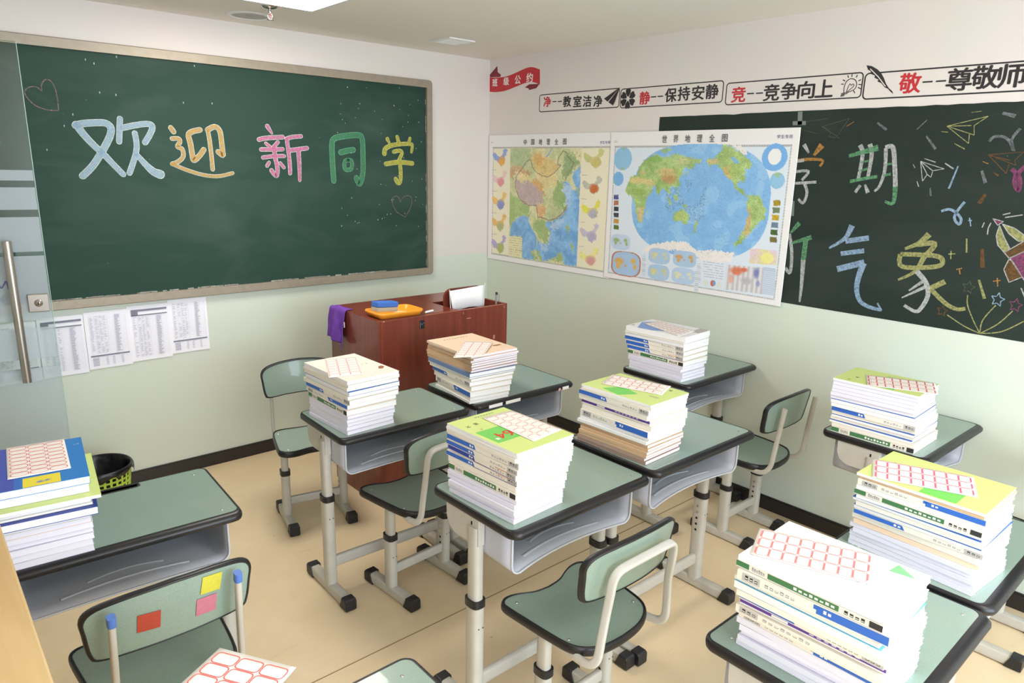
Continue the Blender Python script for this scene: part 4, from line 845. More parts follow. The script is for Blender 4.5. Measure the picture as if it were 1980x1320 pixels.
TR = Matrix.Rotation(.09, 4, 'Y') @ Matrix.Translation((0, 0, .013))
MB().box((0, 0, .011), (.125, .058, .022), mat('grey_felt', (176, 168, 146), .95, bump=.6, bscale=500), T=TR).build('felt_pad', er, .002)
MB().box((0, 0, .036), (.127, .06, .026), mat('blue_foam', (62, 112, 196), .8, bump=.5, bscale=260), T=TR).build('blue_back', er, .004)
q = onz(822, 603.5, LZ)
ck = thing('chalk_stick', 'short white chalk stick lying on the lectern beside the orange tray', 'chalk', (2.075, 3.0, LZ+.0002), .25)
MB().tube([(-.028, 0, .006), (.028, 0, .006)], .011, .011, mat('white_chalk', (244, 243, 240), .9), 12, 2).build('chalk', ck)
ck = thing('chalk_stick', 'tiny green chalk stub lying between the orange tray and the white chalk', 'chalk', (2.045, 3.035, LZ+.0002), .9)
MB().tube([(-.012, 0, .006), (.012, 0, .006)], .011, .011, mat('green_chalk', (112, 156, 118), .9), 12, 2).build('chalk', ck)
# purple cloth over the side panel
cl = thing('cleaning_cloth', 'purple cleaning cloth draped over the side edge of the lectern', 'cloth', (LX0, 3.36, LZ))
CLM = mat('purple_terry', (112, 62, 166), .95, bump=.9, bscale=420, var=.12, vscale=60)
vs, fs = [], []; nu, nv = 26, 30
for j in range(nv+1):
    s_ = j/nv*.225-.03
    for i in range(nu+1):
        w_ = (i/nu-.5)*(.165+.02*math.sin(s_*9))
        wr = .004*math.sin(i*.45+s_*22)+.002*math.sin(i*1.1-s_*40)
        if s_ < 0: x, z = -s_+.004, .004+.002*math.sin(i*.7)
        elif s_ < .022: a = s_/.022*PI/2; x, z = .004-.014*math.sin(a), .004-.012*(1-math.cos(a))+.001
        else: h_ = s_-.022; x, z = -.012-.10*h_-.010*math.sin(i*.4+2)*min(1, h_*9)-abs(wr)*min(1, h_*14), -.008-h_*(1-.12*(i/nu))
        vs.append((x, w_+.02*max(0, s_)*math.sin(3*s_*10), z))
for j in range(nv):
    for i in range(nu): a = j*(nu+1)+i; fs.append((a, a+1, a+nu+2, a+nu+1))
MB().add(vs, fs, CLM, True).build('cloth', cl, solid=.0022)
fr = MB()
for k, (y, l) in enumerate(((-.06, .06), (-.045, .045), (-.068, .03))): fr.tube([(-.026, y, -.165), (-.03, y-.004, -.165-l*.5), (-.028, y+.003, -.165-l)], .0018, .0018, CLM, 6, 2)
fr.build('loose_threads', cl)
MB().box((-.02, -.088, -.07), (.003, .006, .03), PAPERW).build('care_label', cl)
# folded card standing in the bin
cd = thing('folded_card', 'white folded card sheet standing in the lectern bin', 'card', (2.36, 3.03, LZ))
m_ = MB(); n = 8
a_ = [(-.118+.236*i/n, 0, -.085+.03*math.sin(i/n*PI)*0) for i in range(n+1)]
top_ = [(-.122+.246*i/n, .012, .092+.012*(i/n)) for i in range(n+1)]; bot_ = [(-.115+.215*i/n, -.01, -.022+.02*math.sin(i/n*PI)-.006*(1-i/n)) for i in range(n+1)]
m_.add(top_+bot_, [(i, i+1, n+2+i, n+1+i) for i in range(n)], PAPERW, True); m_.build('card_sheet', cd, solid=.002)
MB().tube([(-.122, .014, .098), (-.119, 0, -.088)], .005, .005, mat('clear_rod', (206, 204, 196), .2), 8, 2).build('sleeve_edge', cd)
MB().tube([(.124, .014, .112), (.101, 0, -.02), (.095, -.002, -.088)], .007, .007, mat('clear_rod', (206, 204, 196), .2), 8, 2).build('sleeve_edge', cd)
pn = thing('ballpoint_pen', 'black and silver clip pen hooked upright in the lectern corner', 'pen', (2.535, 3.002, LZ))
MB().tube([(0, .012, -.08), (0, .005, -.02), (0, 0, .05)], .011, .011, mat('pen_silver', (190, 188, 180), .25, metal=.6), 12, 2).build('barrel', pn)
MB().tube([(0, 0, .048), (0, 0, .062)], .012, .012, BLACK, 12, 2).build('cap', pn)
MB().tube([(.006, -.004, .056), (.012, -.008, .046), (.012, -.008, .0), (.01, -.006, -.012)], .004, .002, BLACK, 8, 2).build('clip', pn)

# ------------------------------------------------------------------ waste basket
wbk = thing('waste_basket', 'lime green slotted plastic waste basket lined with a black bag by the front wall', 'basket', (.615, 3.72, 0))
GP = mat('lime_plastic', (176, 206, 72), .4); BAG = mat('black_bin_bag', (20, 20, 23), .28, bump=.9, bscale=38)
m_ = MB(); nb, nr, h0 = 30, 9, .285
rad = lambda z: .105+.034*z/h0
def strip(z0, z1): m_.loops([[(rad(z)*math.cos(2*PI*k/60), rad(z)*math.sin(2*PI*k/60), z) for k in range(60)] for z in (z0, z1)], GP)
zs = [.035+k*(h0-.06)/nr for k in range(nr+1)]
strip(0, zs[0]-.004)
for z in zs: strip(z-.005, z+.005)
strip(zs[-1]+.004, h0)
for k in range(nb):
    a0, a1 = 2*PI*k/nb, 2*PI*(k+.38)/nb
    m_.add([(rad(z)*math.cos(a), rad(z)*math.sin(a), z) for z in (zs[0], zs[-1]) for a in (a0, a1)], [(0, 1, 3, 2)], GP)
m_.add([(rad(0)*math.cos(2*PI*k/60), rad(0)*math.sin(2*PI*k/60), .002) for k in range(60)], [tuple(range(60))], GP)
m_.build('basket_body', wbk, solid=.003)
m_ = MB(); L = []; n = 72
for t_, (r, z) in enumerate([(.062, .05), (.085, .12), (.11, .2), (.128, .262), (.136, .289), (.1405, .2935), (.1455, .288), (.1475, .278), (.147, .262)]):
    L.append([((r+(.003*math.sin(k*.9+t_*1.7)+.002*math.sin(k*2.3+t_)) if t_ < 4 or t_ > 6 else r)*math.cos(2*PI*k/n)+0, (r+(.003*math.sin(k*.9+t_*1.7) if t_ < 4 or t_ > 6 else 0))*math.sin(2*PI*k/n), z+(.009*math.sin(k*.7)+.008*math.sin(k*.31+1)+(.016 if k % 11 == 3 else 0)*-1 if t_ == 8 else 0)) for k in range(n)])
m_.loops(L, BAG); m_.add(L[0], [tuple(range(n))], BAG); m_.build('bin_liner', wbk, solid=.0006)

# ------------------------------------------------------------------ low wooden cabinet by the camera
cabz = 1.0
cab = thing('wooden_cabinet', 'pale pine low cabinet whose grained top edges the picture beside the sticker-backed chair', 'cabinet', (-.195, 1.2, 0))
MB().box((0, 0, cabz-.0125), (.57, 1.42, .025), WOODL).build('cabinet_top', cab, .004)
m_ = MB().box((0, 0, (cabz-.025)/2), (.50, 1.38, cabz-.026), WOODL); m_.build('carcass', cab, .002)
for k in range(3):
    d_ = MB().box((.252, -.46+k*.46, .5), (.018, .44, .88), WOODL).build('cabinet_door', cab, .003)
    MB().tube([(.260, -.46+k*.46+.16, .56), (.272, -.46+k*.46+.16, .56), (.272, -.46+k*.46+.16, .66), (.260, -.46+k*.46+.16, .66)], .008, .008, STEEL, 8, 2, up=(0, 1, 0)).build('handle', d_)

# ------------------------------------------------------------------ school desks
def foot_assembly(parent, x, y0, y1, caps=True, w=.04, h=.043):
    f = MB().tube([(x, y0+.03, .026), (x, (y0+y1)/2, .026), (x, y1-.03, .026)], w, h, METAL, 16, 6).build('foot', parent)
    for a, b in ((y0, y0+.05), (y1, y1-.05)):
        d = 1 if b > a else -1
        m_ = MB(); o = rrect(w+.008, h+.008, .006, 3)
        L = [[(x+q[0], a, .004+(q[1]+(h+.008)/2)*.82) for q in o], [(x+q[0], a+d*.006, .0015+(q[1]+(h+.008)/2)) for q in o], [(x+q[0], b-d*.012*(1 if q[1] > 0 else -.4), .0015+(q[1]+(h+.008)/2)) for q in o]]
        if d < 0: L = [list(reversed(l)) for l in L]
        m_.loops(L, RUBBER, smooth=False, cap=True); m_.build('end_cap', f)
    return f
def leg(parent, x, y, ztop, zc, zb=.045, w=.037, h=.05, holes=True, inner=1):
    """inner tube, outer sleeve, collar and adjusting holes"""
    L = MB().tube([(x, y, zc-.02), (x, y, (zc+ztop)/2), (x, y, ztop)], w, h, METAL, 18, 3, up=(0, 1, 0)).build('leg', parent)
    MB().tube([(x, y, zb-.01), (x, y, (zb+zc)/2), (x, y, zc)], w+.008, h+.008, METAL, 18, 3, up=(0, 1, 0)).build('sleeve', L)
    MB().tube([(x, y, zc-.012), (x, y, zc+.004), (x, y, zc+.012)], w+.015, h+.015, BLACK, 18, 3, up=(0, 1, 0)).build('collar', L)
    if holes:
        m_ = MB()
        for k in range(5):
            z = zc-.05-k*.027
            if z < zb+.02: break
            T = Matrix.Translation((x+inner*((w+.008)/2+.0006), y, z)) @ Matrix.Rotation(PI/2, 4, 'Y')
            m_.lathe([(0, 0), (.0055, 0)], DARK if k > 1 else SCREW, 12, T=T)
        for dy in (-.007, .009):
            T = Matrix.Translation((x+dy, y-(h+.008)/2-.0006, zc-.085)) @ Matrix.Rotation(PI/2, 4, 'X'); m_.lathe([(0, 0), (.0025, 0)], DARK, 8, T=T)
        m_.build('holes', L)
    return L
def make_desk(label, cx, cy, rz, z, s=1.0, marks=None, cut=.0):
    d = thing('school_desk', label, 'desk', (cx, cy, 0), math.radians(rz), 'green-topped school desks')
    w, dp = .60*s, .40*s; inset = .009
    o = rrect(w-2*inset, dp-2*inset-.012, .022, 6, 0, .006)
    m_ = MB().prism(o, z-.024, z, LAMINATE); m_.build('desk_top', d)
    edging(o, [(-.0005, .0), (.003, -.001), (.0065, .001), (.0088, .007), (.0092, .014), (.008, .022), (.004, .027), (-.004, .027)], z, BLACK, front=2.0).build('edge_band', d)
    # pencil groove let into the back edge
    m_ = MB(); g = rrect(.19, .034, .012, 5, 0, dp/2-inset-.016)
    N = normals2d(g); L = [[(p_[0]+n_[0]*a, p_[1]+n_[1]*a, z+b) for p_, n_ in zip(g, N)] for a, b in ((.002, -.002), (.0, .0014), (-.004, .0014), (-.008, -.0), (-.014, -.0))]
    m_.loops(L, BLACK); m_.add(L[-1], [tuple(range(len(g)))], BLACK); m_.build('pencil_groove', d)
    m_ = MB()
    for sx in (-1, 1):
        for sy in (-1, 1): m_.lathe([(0, z+.0012), (.003, z+.001), (.004, z)], SCREW, 10, c=(sx*(w/2-.05), sy*(dp/2-.05)))
    m_.build('screws', d)
    if marks:
        m_ = MB(); rr = random.Random(marks)
        for k in range(16): m_.box((w/2-.05-rr.uniform(0, .2), dp/2-.04-rr.uniform(0, .05), z+.0004), (rr.uniform(.004, .02), rr.uniform(.002, .004), .0006), PAPERW, T=None)
        m_.build('white_scuffs', d)
    # moulded book tray
    tw, yf, yb, zt, zb = .262*s, -.150*s, .15*s, z-.03, z-.168
    pr = [(-tw, zt)]+[(-tw, zt-(zt-zb-.03)*k/4) for k in range(1, 5)]+[(-tw+.03-.03*math.cos(a), zb+.03-.03*math.sin(a)) for a in (PI/8, PI/4, 3*PI/8, PI/2)]
    nfl = 12; fl = [(-tw+.03+(2*tw-.06)*k/nfl, zb) for k in range(1, nfl)]
    pr = pr+fl+[(-x, zz_) for x, zz_ in reversed(pr)]
    def yfront(x, zz_): return yf+(cut*max(0, 1-(x/(tw-.03))**2) if zz_ < zb+.02 else 0)
    L = []
    for k in range(7):
        t_ = k/6; L.append([(x, yfront(x, zz_)*(1-t_)+yb*t_, zz_+(.012*(t_) if zz_ < zb+.05 else 0)*.6) for x, zz_ in pr])
    m_ = MB().loops(L, TRAYM, closed=False)
    m_.add(L[-1], [tuple(range(len(pr)))], TRAYM)
    tr = m_.build('book_tray', d, solid=.004)
    MB().tube(L[0], .006, .009, mat('grey_plastic_rim', (196, 198, 206), .4), 8, 2.4, up=(0, 1, 0)).build('tray_rim', tr)
    m_ = MB()
    for x0, x1, yy in ((-.17, .16, .0), (-.10, .10, .05)):
        q = [(x0*s+(x1-x0)*s*k/8, yf+.055+yy*s+.02*(1-((k-4)/4)**2), zb+.005) for k in range(9)]; m_.tube(q, .012, .005, TRAYM, 8, 2)
    m_.build('tray_ribs', tr)
    X = .279*s
    for sx in (-1, 1):
        b = MB(); q = [(-.032, z-.026), (.13, z-.026), (.128, z-.075), (.115, z-.102), (.085, z-.118), (-.032, z-.118)]
        b.loops([[(sx*X-.012, y, zz_) for y, zz_ in q], [(sx*X+.012, y, zz_) for y, zz_ in q]], METAL, cap=True, smooth=False)
        for zz_ in (z-.05, z-.078): b.box((sx*(X+.0125), 0, zz_), (.0015, .006, .012), DARK)
        b.build('bracket', d, .002)
        leg(d, sx*X, -.005, z-.06, .43, inner=-sx)
        foot_assembly(d, sx*X, -.185*s, .185*s)
    MB().tube([(-X, -.005, .135), (0, -.005, .135), (X, -.005, .135)], .024, .046, METAL, 14, 6).build('crossbar', d)
    return d
DESKS = {}
for key, lab, cx, cy, rz, z, s, mk in (
    ('D1', 'green-topped school desk by the waste basket and glass door', .385, 2.15, -2.8, .745, 1.0, None),
    ('D2', 'green-topped school desk in front of the lectern carrying the cream-topped stack', 1.470, 2.453, -1.6, .742, 1.0, None),
    ('D3', 'green-topped school desk carrying the brown-topped stack, with taped paper strips on its edge', 2.094, 2.44, -.8, .75, 1.0, 3),
    ('D4', 'green-topped school desk carrying the stack whose cover shows red numerals', 1.5045, 1.527, 0, .75, 1.025, 5),
    ('D5', 'green-topped school desk carrying the lime-topped stack above brown notebooks', 2.134, 1.515, -.3, .765, 1.045, None),
    ('D6', 'green-topped single desk against the wall under the world map', 3.010, 2.0085, -.3, .775, 1.02, None),
    ('D7', 'green-topped single desk against the wall under the chalk-art sheet, torn paper on top', 3.02, .974, -1.0, .75, 1.0, None),
    ('D8', 'green-topped school desk carrying the tall lime stack beside the green-triangle stack', 2.147, .542, 0, .75, 1.0, 9),
    ('D9', 'green-topped school desk carrying the white stack with a green triangle', 1.527, .533, 0, .75, 1.0, None),
    ('D10', 'green-topped school desk corner showing at the bottom edge of the picture', .402, .897, 0, .75, 1.0, None)):
    DESKS[key] = (make_desk(lab, cx, cy, rz, z, s, mk, .028 if key in ('D4', 'D5', 'D6', 'D7') else .006), z)
d3 = DESKS['D3'][0]
for k, (x0, x1) in enumerate(((-.24, -.165), (-.145, -.06), (.205, .245))):
    MB().box(((x0+x1)/2, -.2145, .738), (x1-x0, .002, .014), PAPERW).build('paper_strip', d3)
MB().lathe([(0, 0), (.008, 0)], mat('pink_sticker', (226, 170, 170), .6), 12, T=Matrix.Translation((.185, -.2156, .737)) @ Matrix.Rotation(PI/2, 4, 'X')).build('round_sticker', d3)
d7 = DESKS['D7'][0]
m_ = MB(); q = [(-.02, .165), (.19, .15), (.185, .10), (.12, .095), (.11, .125), (.05, .118), (.0, .14)]; m_.prism(q, .7505, .7509, PAPERW); m_.build('torn_paper', d7)
d8 = DESKS['D8'][0]
m_ = MB(); rr = random.Random(4)
for k in range(22): m_.box((-.24+rr.uniform(0, .07), .15-rr.uniform(0, .06), .7504), (rr.uniform(.006, .025), rr.uniform(.003, .008), .0006), PAPERW, T=None)
m_.build('torn_paper', d8)

# ------------------------------------------------------------------ school chairs
def bevel_panel(outline, z0, z1, mt): return MB().prism(outline, z0, z1, mt)
def make_chair(label, x, y, rz, style, z=.44):
    """faces +y before turning"""
    c = thing('school_chair', label, 'chair', (x, y, 0), math.radians(rz), 'green-seated school chairs')
    half = [(0, -.185), (.08, -.180), (.135, -.160), (.165, -.125), (.178, -.06), (.188, .05), (.192, .11), (.19, .145), (.168, .165), (.135, .168), (.10, .158), (.055, .140), (0, .134)]
    full = [(p_[0], p_[1]) for p_ in smooth_path(half, 4)]
    o = full+[(-a, b) for a, b in reversed(full[1:-1])]
    dish = lambda a, b: -.014*max(0, 1-(a/.19)**2)*(1-.3*(b/.19))
    def lay(off, dz):
        N = normals2d(o); return [(p_[0]+n_[0]*off, p_[1]+n_[1]*off, z+dish(*p_)+dz) for p_, n_ in zip(o, N)]
    # seat sheet as rings shrinking to the middle, so the dish is real
    m_ = MB(); L = [[(p_[0]*k, p_[1]*k, z+dish(p_[0]*k, p_[1]*k)) for p_ in o] for k in (.955, .8, .6, .4, .2, .04)]
    m_.loops(L, LAMINATE); m_.add(L[-1], [tuple(range(len(o)))], LAMINATE, True)
    L2 = [[(p_[0]*k, p_[1]*k, z-.02+dish(p_[0]*k, p_[1]*k)) for p_ in o] for k in (.955, .5, .04)]
    m_.loops([list(reversed(l)) for l in L2], LAMINATE); seat = m_.build('seat', c)
    L = [[(p_[0]*.955+(p_[0]*.045)*a, p_[1]*.955+p_[1]*.045*a, z+dish(*p_)+dz) for p_ in o] for a, dz in ((-.05, .0), (.25, .004), (.7, .003), (1.0, -.004), (1.08, -.012), (1.0, -.021), (.6, -.027), (-.1, -.026))]
    MB().loops(list(reversed(L)), BLACK).build('seat_edging', seat)
    m_ = MB()
    for sx in (-1, 1):
        for yy in (-.10, .125): m_.lathe([(0, z+.0025), (.004, z+.0015), (.005, z)], SCREW, 10, c=(sx*.145, yy), T=Matrix.Translation((0, 0, dish(.145, yy))))
    m_.build('screws', seat)
    # backrest: curved panel, leaning back
    hb, zb0 = .165, .605
    bo = [(q[0], q[1]) for q in smooth_path([(0, hb/2+.010), (.095, hb/2+.004), (.168, hb/2-.012), (.195, hb/2-.04), (.193, 0), (.185, -hb/2+.02), (.166, -hb/2), (.085, -hb/2+.002), (0, -hb/2+.004)], 4)]
    bo = bo+[(-a, b) for a, b in reversed(bo[1:-1])]
    lean = math.radians(10)
    def bp(a, b, d): # d out of the panel towards the sitter
        yy = -.195+.030*(a/.19)**2-(b+hb/2)*math.sin(lean)+d
        return (a, yy, zb0+(b+hb/2)*math.cos(lean))
    m_ = MB()
    for d, flip in ((.009, False), (-.009, True)):
        L = [[bp(a*k, b*k, d) for a, b in bo] for k in (.965, .75, .5, .25, .03)]
        if flip: L = [list(reversed(l)) for l in L]
        m_.loops(L, LAMINATE); m_.add(L[-1], [tuple(range(len(bo)))], LAMINATE, True)
    back = m_.build('backrest', c)
    L = [[bp(a*(.965+.035*k), b*(.94+.06*k), d) for a, b in bo] for k, d in ((-.1, .0095), (.4, .012), (1.0, .009), (1.25, 0), (1.0, -.009), (.4, -.012), (-.1, -.0095))]
    MB().loops(L, BLACK).build('backrest_edging', back)
    # frame tube
    if style == 'loop':
        R = [(.125, -.02, z-.034), (.15, -.12, z-.036), (.155, -.185, z-.030), (.152, -.215, z+.0), (.146, -.222, z+.07), (.138, -.226, z+.14)]
        b0 = [(.136, -.234, zb0+.035), (.133, -.239, zb0+.080), (.118, -.244, zb0+.106), (.085, -.248, zb0+.114), (.04, -.250, zb0+.116), (0, -.251, zb0+.117)]
        pth = R+b0; pth = pth+[(-a, b, d) for a, b, d in reversed(pth[:-1])]
        MB().tube(smooth_path(pth, 4), .014, .026, mat('pale_grey_enamel', (206, 203, 197), 0.38), 14, 3.4, up=(0, 0, 1)).build('back_frame', c)
    else:
        for sx in (-1, 1):
            pth = [(sx*.125, -.02, z-.034), (sx*.145, -.12, z-.036), (sx*.15, -.18, z-.028), (sx*.148, -.212, z+.01), (sx*.146, -.222, z+.08), (sx*.144, -.232, z+.17), (sx*.142, -.247, zb0+.13)]
            tb = MB().tube(smooth_path(pth, 5), .022, .016, METAL, 14, 3, up=(1, 0, 0)).build('back_tube', c)
            m_ = MB()
            for zz_ in (zb0+.02, zb0+.09): m_.lathe([(0, 0), (.003, 0)], DARK, 8, T=Matrix.Translation((sx*.144, -.241-(zz_-zb0-.02)*.12, zz_)) @ Matrix.Rotation(PI/2, 4, 'X'))
            m_.build('bolt_holes', tb)
            if style == 'blue': MB().tube([(sx*.142, -.245, zb0+.122), (sx*.142, -.2475, zb0+.134), (sx*.142, -.249, zb0+.146)], .025, .019, mat('blue_plug', (82, 120, 196), .5), 12, 3, up=(1, 0, 0)).build('tube_plug', tb)
    for sx in (-1, 1):
        leg(c, sx*.142, .0, z-.03, .27, w=.033, h=.046, inner=-sx)
        foot_assembly(c, sx*.142, -.165, .165)
    MB().tube([(-.142, 0, .115), (0, 0, .115), (.142, 0, .115)], .022, .04, METAL, 14, 6).build('crossbar', c)
    MB().box((0, 0, z-.036), (.30, .05, .012), METAL).build('seat_support', c)
    return c
c1_ = make_chair('green school chair beside the lectern, facing the classroom desks', 1.44, 3.10, 180-12, 'straight')
c2_ = make_chair('green school chair tucked under the desk carrying the cream-topped stack', 1.515, 2.285, 4, 'loop')
c3_ = make_chair('green school chair tucked under the desk with red-numeral books, white loop frame at back', 1.452, 1.30, 0, 'loop')
c4_ = make_chair('green school chair by the wall behind the single desk under the world map', 3.02, 1.66, 0, 'straight')
make_chair('green school chair mostly hidden behind the tall lime stack, only its feet showing', 3.035, .575, 0, 'loop')
c5_ = make_chair('green school chair with blue tube plugs and square stickers on its back', .395, 1.87, 0, 'blue')
for nm, a, b, col, rot in (('yellow', .086, .046, (204, 196, 66), .14), ('pink', .072, -.014, (196, 118, 136), .08), ('red', -.060, .000, (178, 66, 48), .06)):
    st = MB(); w = .025; ln = math.radians(10); pts = []
    for jj in range(5):
        for ii_ in range(5):
            u, v_ = (ii_/2-1)*w, (jj/2-1)*w; A, B_ = a+u*math.cos(rot)+v_*math.sin(rot), b-u*math.sin(rot)+v_*math.cos(rot)
            pts.append((A, -.195+.030*(A/.19)**2-(B_+.0825)*math.sin(ln)-.0106*math.cos(ln), .605+(B_+.0825)*math.cos(ln)-.0106*math.sin(ln)))
    st.add(pts, [(q_*5+r_, q_*5+r_+1, q_*5+r_+6, q_*5+r_+5) for q_ in range(4) for r_ in range(4)], mat(nm+'_sticker_paper', col, .45, var=.06, vscale=90)); o_ = st.build('square_sticker', c5_, solid=.0006); o_['label'] = nm+' square sticker'
#PART4

# ------------------------------------------------------------------ book stacks
CREAM = mat('cream_cover', (236, 228, 214), .45); WHITEC = mat('white_cover', (240, 238, 236), .4); LILAC = mat('lilac_cover', (228, 224, 236), .55)
BLUE = mat('blue_print', (52, 104, 190), .4); DBLUE = mat('deep_blue_print', (44, 66, 160), .4); GRN = mat('dark_green_print', (70, 122, 76), .45); PUR = mat('violet_print', (96, 60, 150), .4)
GBOX = mat('grey_print', (186, 182, 178), .5); LIME = mat('lime_cover', (210, 226, 138), .45); LGRN = mat('leaf_green_print', (120, 206, 96), .45); KRAFT = mat('kraft_cover', (206, 172, 136), .7); TANP = mat('buff_cover', (238, 208, 180), .55)
PINKB = mat('dusty_brown_cover', (176, 146, 132), .65); CYAN = mat('cyan_print', (96, 186, 230), .4); ORGI = mat('orange_print', (226, 150, 80), .5); REDP = mat('red_print', (214, 60, 50), .5); BLUEC = mat('bright_blue_cover', (44, 128, 206), .35)
YELP = mat('yellow_print', (240, 222, 60), .4); VIOB = mat('violet_blue_print', (70, 84, 180), .4); BRN = mat('brown_print', (150, 96, 64), .6); PALEB = mat('pale_blue_print', (132, 160, 214), .45); GREYC = mat('grey_blue_print', (112, 134, 176), .45)
ORD = ['topmost', 'second', 'third', 'fourth', 'fifth', 'sixth', 'seventh', 'eighth', 'ninth', 'tenth', 'eleventh', 'twelfth', 'thirteenth', 'fourteenth', 'fifteenth', 'sixteenth', 'seventeenth']
# kind: (name, cover, pages, phrase, category)
KIND = {
 'w':   ('textbook', WHITEC, PAGES, 'plain white book'), 'c': ('textbook', CREAM, PAGES, 'cream-spined book'),
 'b':   ('textbook', CREAM, PAGES, 'blue-banded textbook'), 'bf': ('textbook', CREAM, PAGES, 'front-blue-banded book'),
 'd':   ('textbook', CREAM, PAGES, 'deep-blue-banded textbook'), 'g': ('textbook', CREAM, PAGES, 'green-marked textbook'),
 'p':   ('textbook', CREAM, PAGES, 'violet-striped textbook'), 'o': ('textbook', CREAM, PAGES, 'orange-marked blue-banded textbook'),
 'l':   ('booklet', LILAC, PAGESL, 'lilac-white booklet'), 'k': ('exercise_book', KRAFT, PAGESL, 'thin brown exercise book'),
 't':   ('exercise_book', TANP, PAGESL, 'buff-covered exercise book'), 'm': ('booklet', PINKB, PAGESL, 'dusty brown booklet'),
 'e':   ('textbook', PALEB, PAGES, 'blue-covered book'), 'y': ('booklet', LIME, PAGES, 'lime-covered booklet'),
 'x':   ('textbook', BLUE, PAGES, 'blue-edged white book'), 'z': ('textbook', CYAN, PAGES, 'cyan-covered textbook'),
 'B':   ('textbook', BLUEC, PAGES, 'bright blue picture-covered textbook'), 'u': ('textbook', GREYC, PAGES, 'grey-blue-covered book'), 'f': ('textbook', CREAM, PAGES, 'textbook with grey-boxed spine'),
 'n':   ('textbook', DBLUE, PAGES, 'deep-blue-covered textbook'), 'W':   ('textbook', WHITEC, PAGES, 'white-covered book')}
def book_spine(mb, kind, w, l, t_):
    """print on the spine, which faces -x; v runs from the far end (+y) to the near end"""
    x = -w/2-.0004
    def rect(v0, v1, u0, u1, mt, slant=0.0, o=0.0):
        y0, y1 = l/2-v0*l, l/2-v1*l; z0, z1 = u0*t_, u1*t_
        mb.add([(x-o, y0, z0), (x-o, y1-slant*l, z0), (x-o, y1, z1), (x-o, y0, z1)], [(0, 1, 2, 3)], mt)
    def glyph_row(v0, v1, n, mt=INKG, u0=.32, u1=.68):
        for k in range(n):
            a = v0+(v1-v0)*(k+.18)/n; b = v0+(v1-v0)*(k+.82)/n
            rect(a, b, u0, u1-.22*((k*7) % 3)/3, mt, 0, .0002); rect(a+.002, b-.003, u0+.1, u0+.2, CREAM, 0, .0003)
    if kind in 'bdo':
        rect(0, .40, .12, .94, DBLUE if kind == 'd' else BLUE, .025); glyph_row(.33, .395, 2, WHITEC, .35, .75)
        rect(.87, 1, .05, .95, GBOX); glyph_row(.885, .985, 3, INK, .3, .75); glyph_row(.64, .85, 6, INKG)
        if kind != 'b': rect(.40, 1, 0, .1, PUR); rect(.72, .9, .78, .88, ORGI, 0, .0004)
    elif kind == 'bf':
        rect(.56, 1, .1, .95, BLUE, 0); rect(.54, .58, .5, .95, BLUE, -.02); glyph_row(.6, .66, 2, WHITEC, .4, .75)
        rect(.04, .17, .08, .92, GBOX); glyph_row(.055, .16, 3, INK, .3, .75); glyph_row(.2, .42, 6, INKG)
    elif kind == 'f':
        rect(.03, .17, .08, .92, GBOX); glyph_row(.045, .16, 3, INK, .3, .75); glyph_row(.2, .55, 8, INKG)
    elif kind == 'g':
        rect(0, .10, .15, .9, GRN); glyph_row(.12, .22, 6, INKG, .25, .8); rect(.24, .73, .15, .9, GRN); glyph_row(.42, .71, 8, WHITEC, .35, .72); glyph_row(.76, .90, 4, INK, .25, .75); rect(.92, 1, .1, .9, INK)
    elif kind == 'p':
        rect(.0, 1, .35, .9, PUR); rect(.24, .36, .42, .84, WHITEC, 0, .0003); glyph_row(.25, .35, 4, PUR, .5, .8); glyph_row(.5, .85, 7, mat('pale_violet', (170, 150, 206), .5), .5, .75)
    elif kind in 'tk': pass
def make_book(kind, w, l, t_, label, group, cat, loc, rz, wav=0.0, tilt=0.0):
    nm, cover, pages, _ = KIND[kind]
    b = thing(nm, label, cat, loc, rz, group)
    ct_ = .0007 if nm != 'textbook' else .0010
    cv = MB(); x0, x1, y0, y1 = -w/2, w/2, -l/2, l/2
    n = 10 if wav else 1
    def zz_(v): return wav*t_*math.sin(v*PI*1.6+.6) if wav else 0
    side = cover
    if kind in 'bdgpof' or kind == 'bf': side = CREAM
    if kind == 'e' or kind == 'x' or kind == 'z': side = WHITEC
    if kind == 'y': side = WHITEC
    # covers and spine share one wrap
    Lp = []
    for k in range(n+1):
        v = k/n; y = y0+(y1-y0)*v; h_ = zz_(v)
        Lp.append([(x1, y, h_), (x0, y, h_), (x0, y, t_+h_), (x1, y, t_+h_), (x1, y, t_-ct_+h_), (x0+ct_, y, t_-ct_+h_), (x0+ct_, y, ct_+h_), (x1, y, ct_+h_)])
    for a in range(n):
        for i in range(8):
            j = (i+1) % 8; mt = side if i == 1 else cover
            if kind in ('e', 'x', 'z', 'y') and i not in (2, 3, 4): mt = side
            cv.add([Lp[a][i], Lp[a][j], Lp[a+1][j], Lp[a+1][i]], [(0, 3, 2, 1)], mt, n > 1)
    for e, fl in ((0, False), (n, True)):
        for q in ((0, 1, 6, 7), (1, 2, 5, 6), (2, 3, 4, 5)): cv.add([Lp[e][i] for i in q], [(0, 1, 2, 3) if not fl else (3, 2, 1, 0)], side if kind in ('e', 'y') and q[0] != 2 else cover)
    if kind in ('e', 'x'): book_edge(cv, w, l, t_, PALEB if kind == 'e' else BLUE)
    book_spine(cv, kind, w, l, t_)
    c_ = cv.build('cover', b)
    pg = MB(); ins = .0014; Lq = []
    for k in range(n+1):
        v = k/n; y = y0+ins+(y1-y0-2*ins)*v; h_ = zz_(v)
        Lq.append([(x0+ct_+.0002, y, ct_+.0001+h_), (x1-ins, y, ct_+.0001+h_), (x1-ins, y, t_-ct_-.0001+h_), (x0+ct_+.0002, y, t_-ct_-.0001+h_)])
    pg.loops(Lq, pages, True, True, n > 1); pg.build('pages', b)
    return b, c_
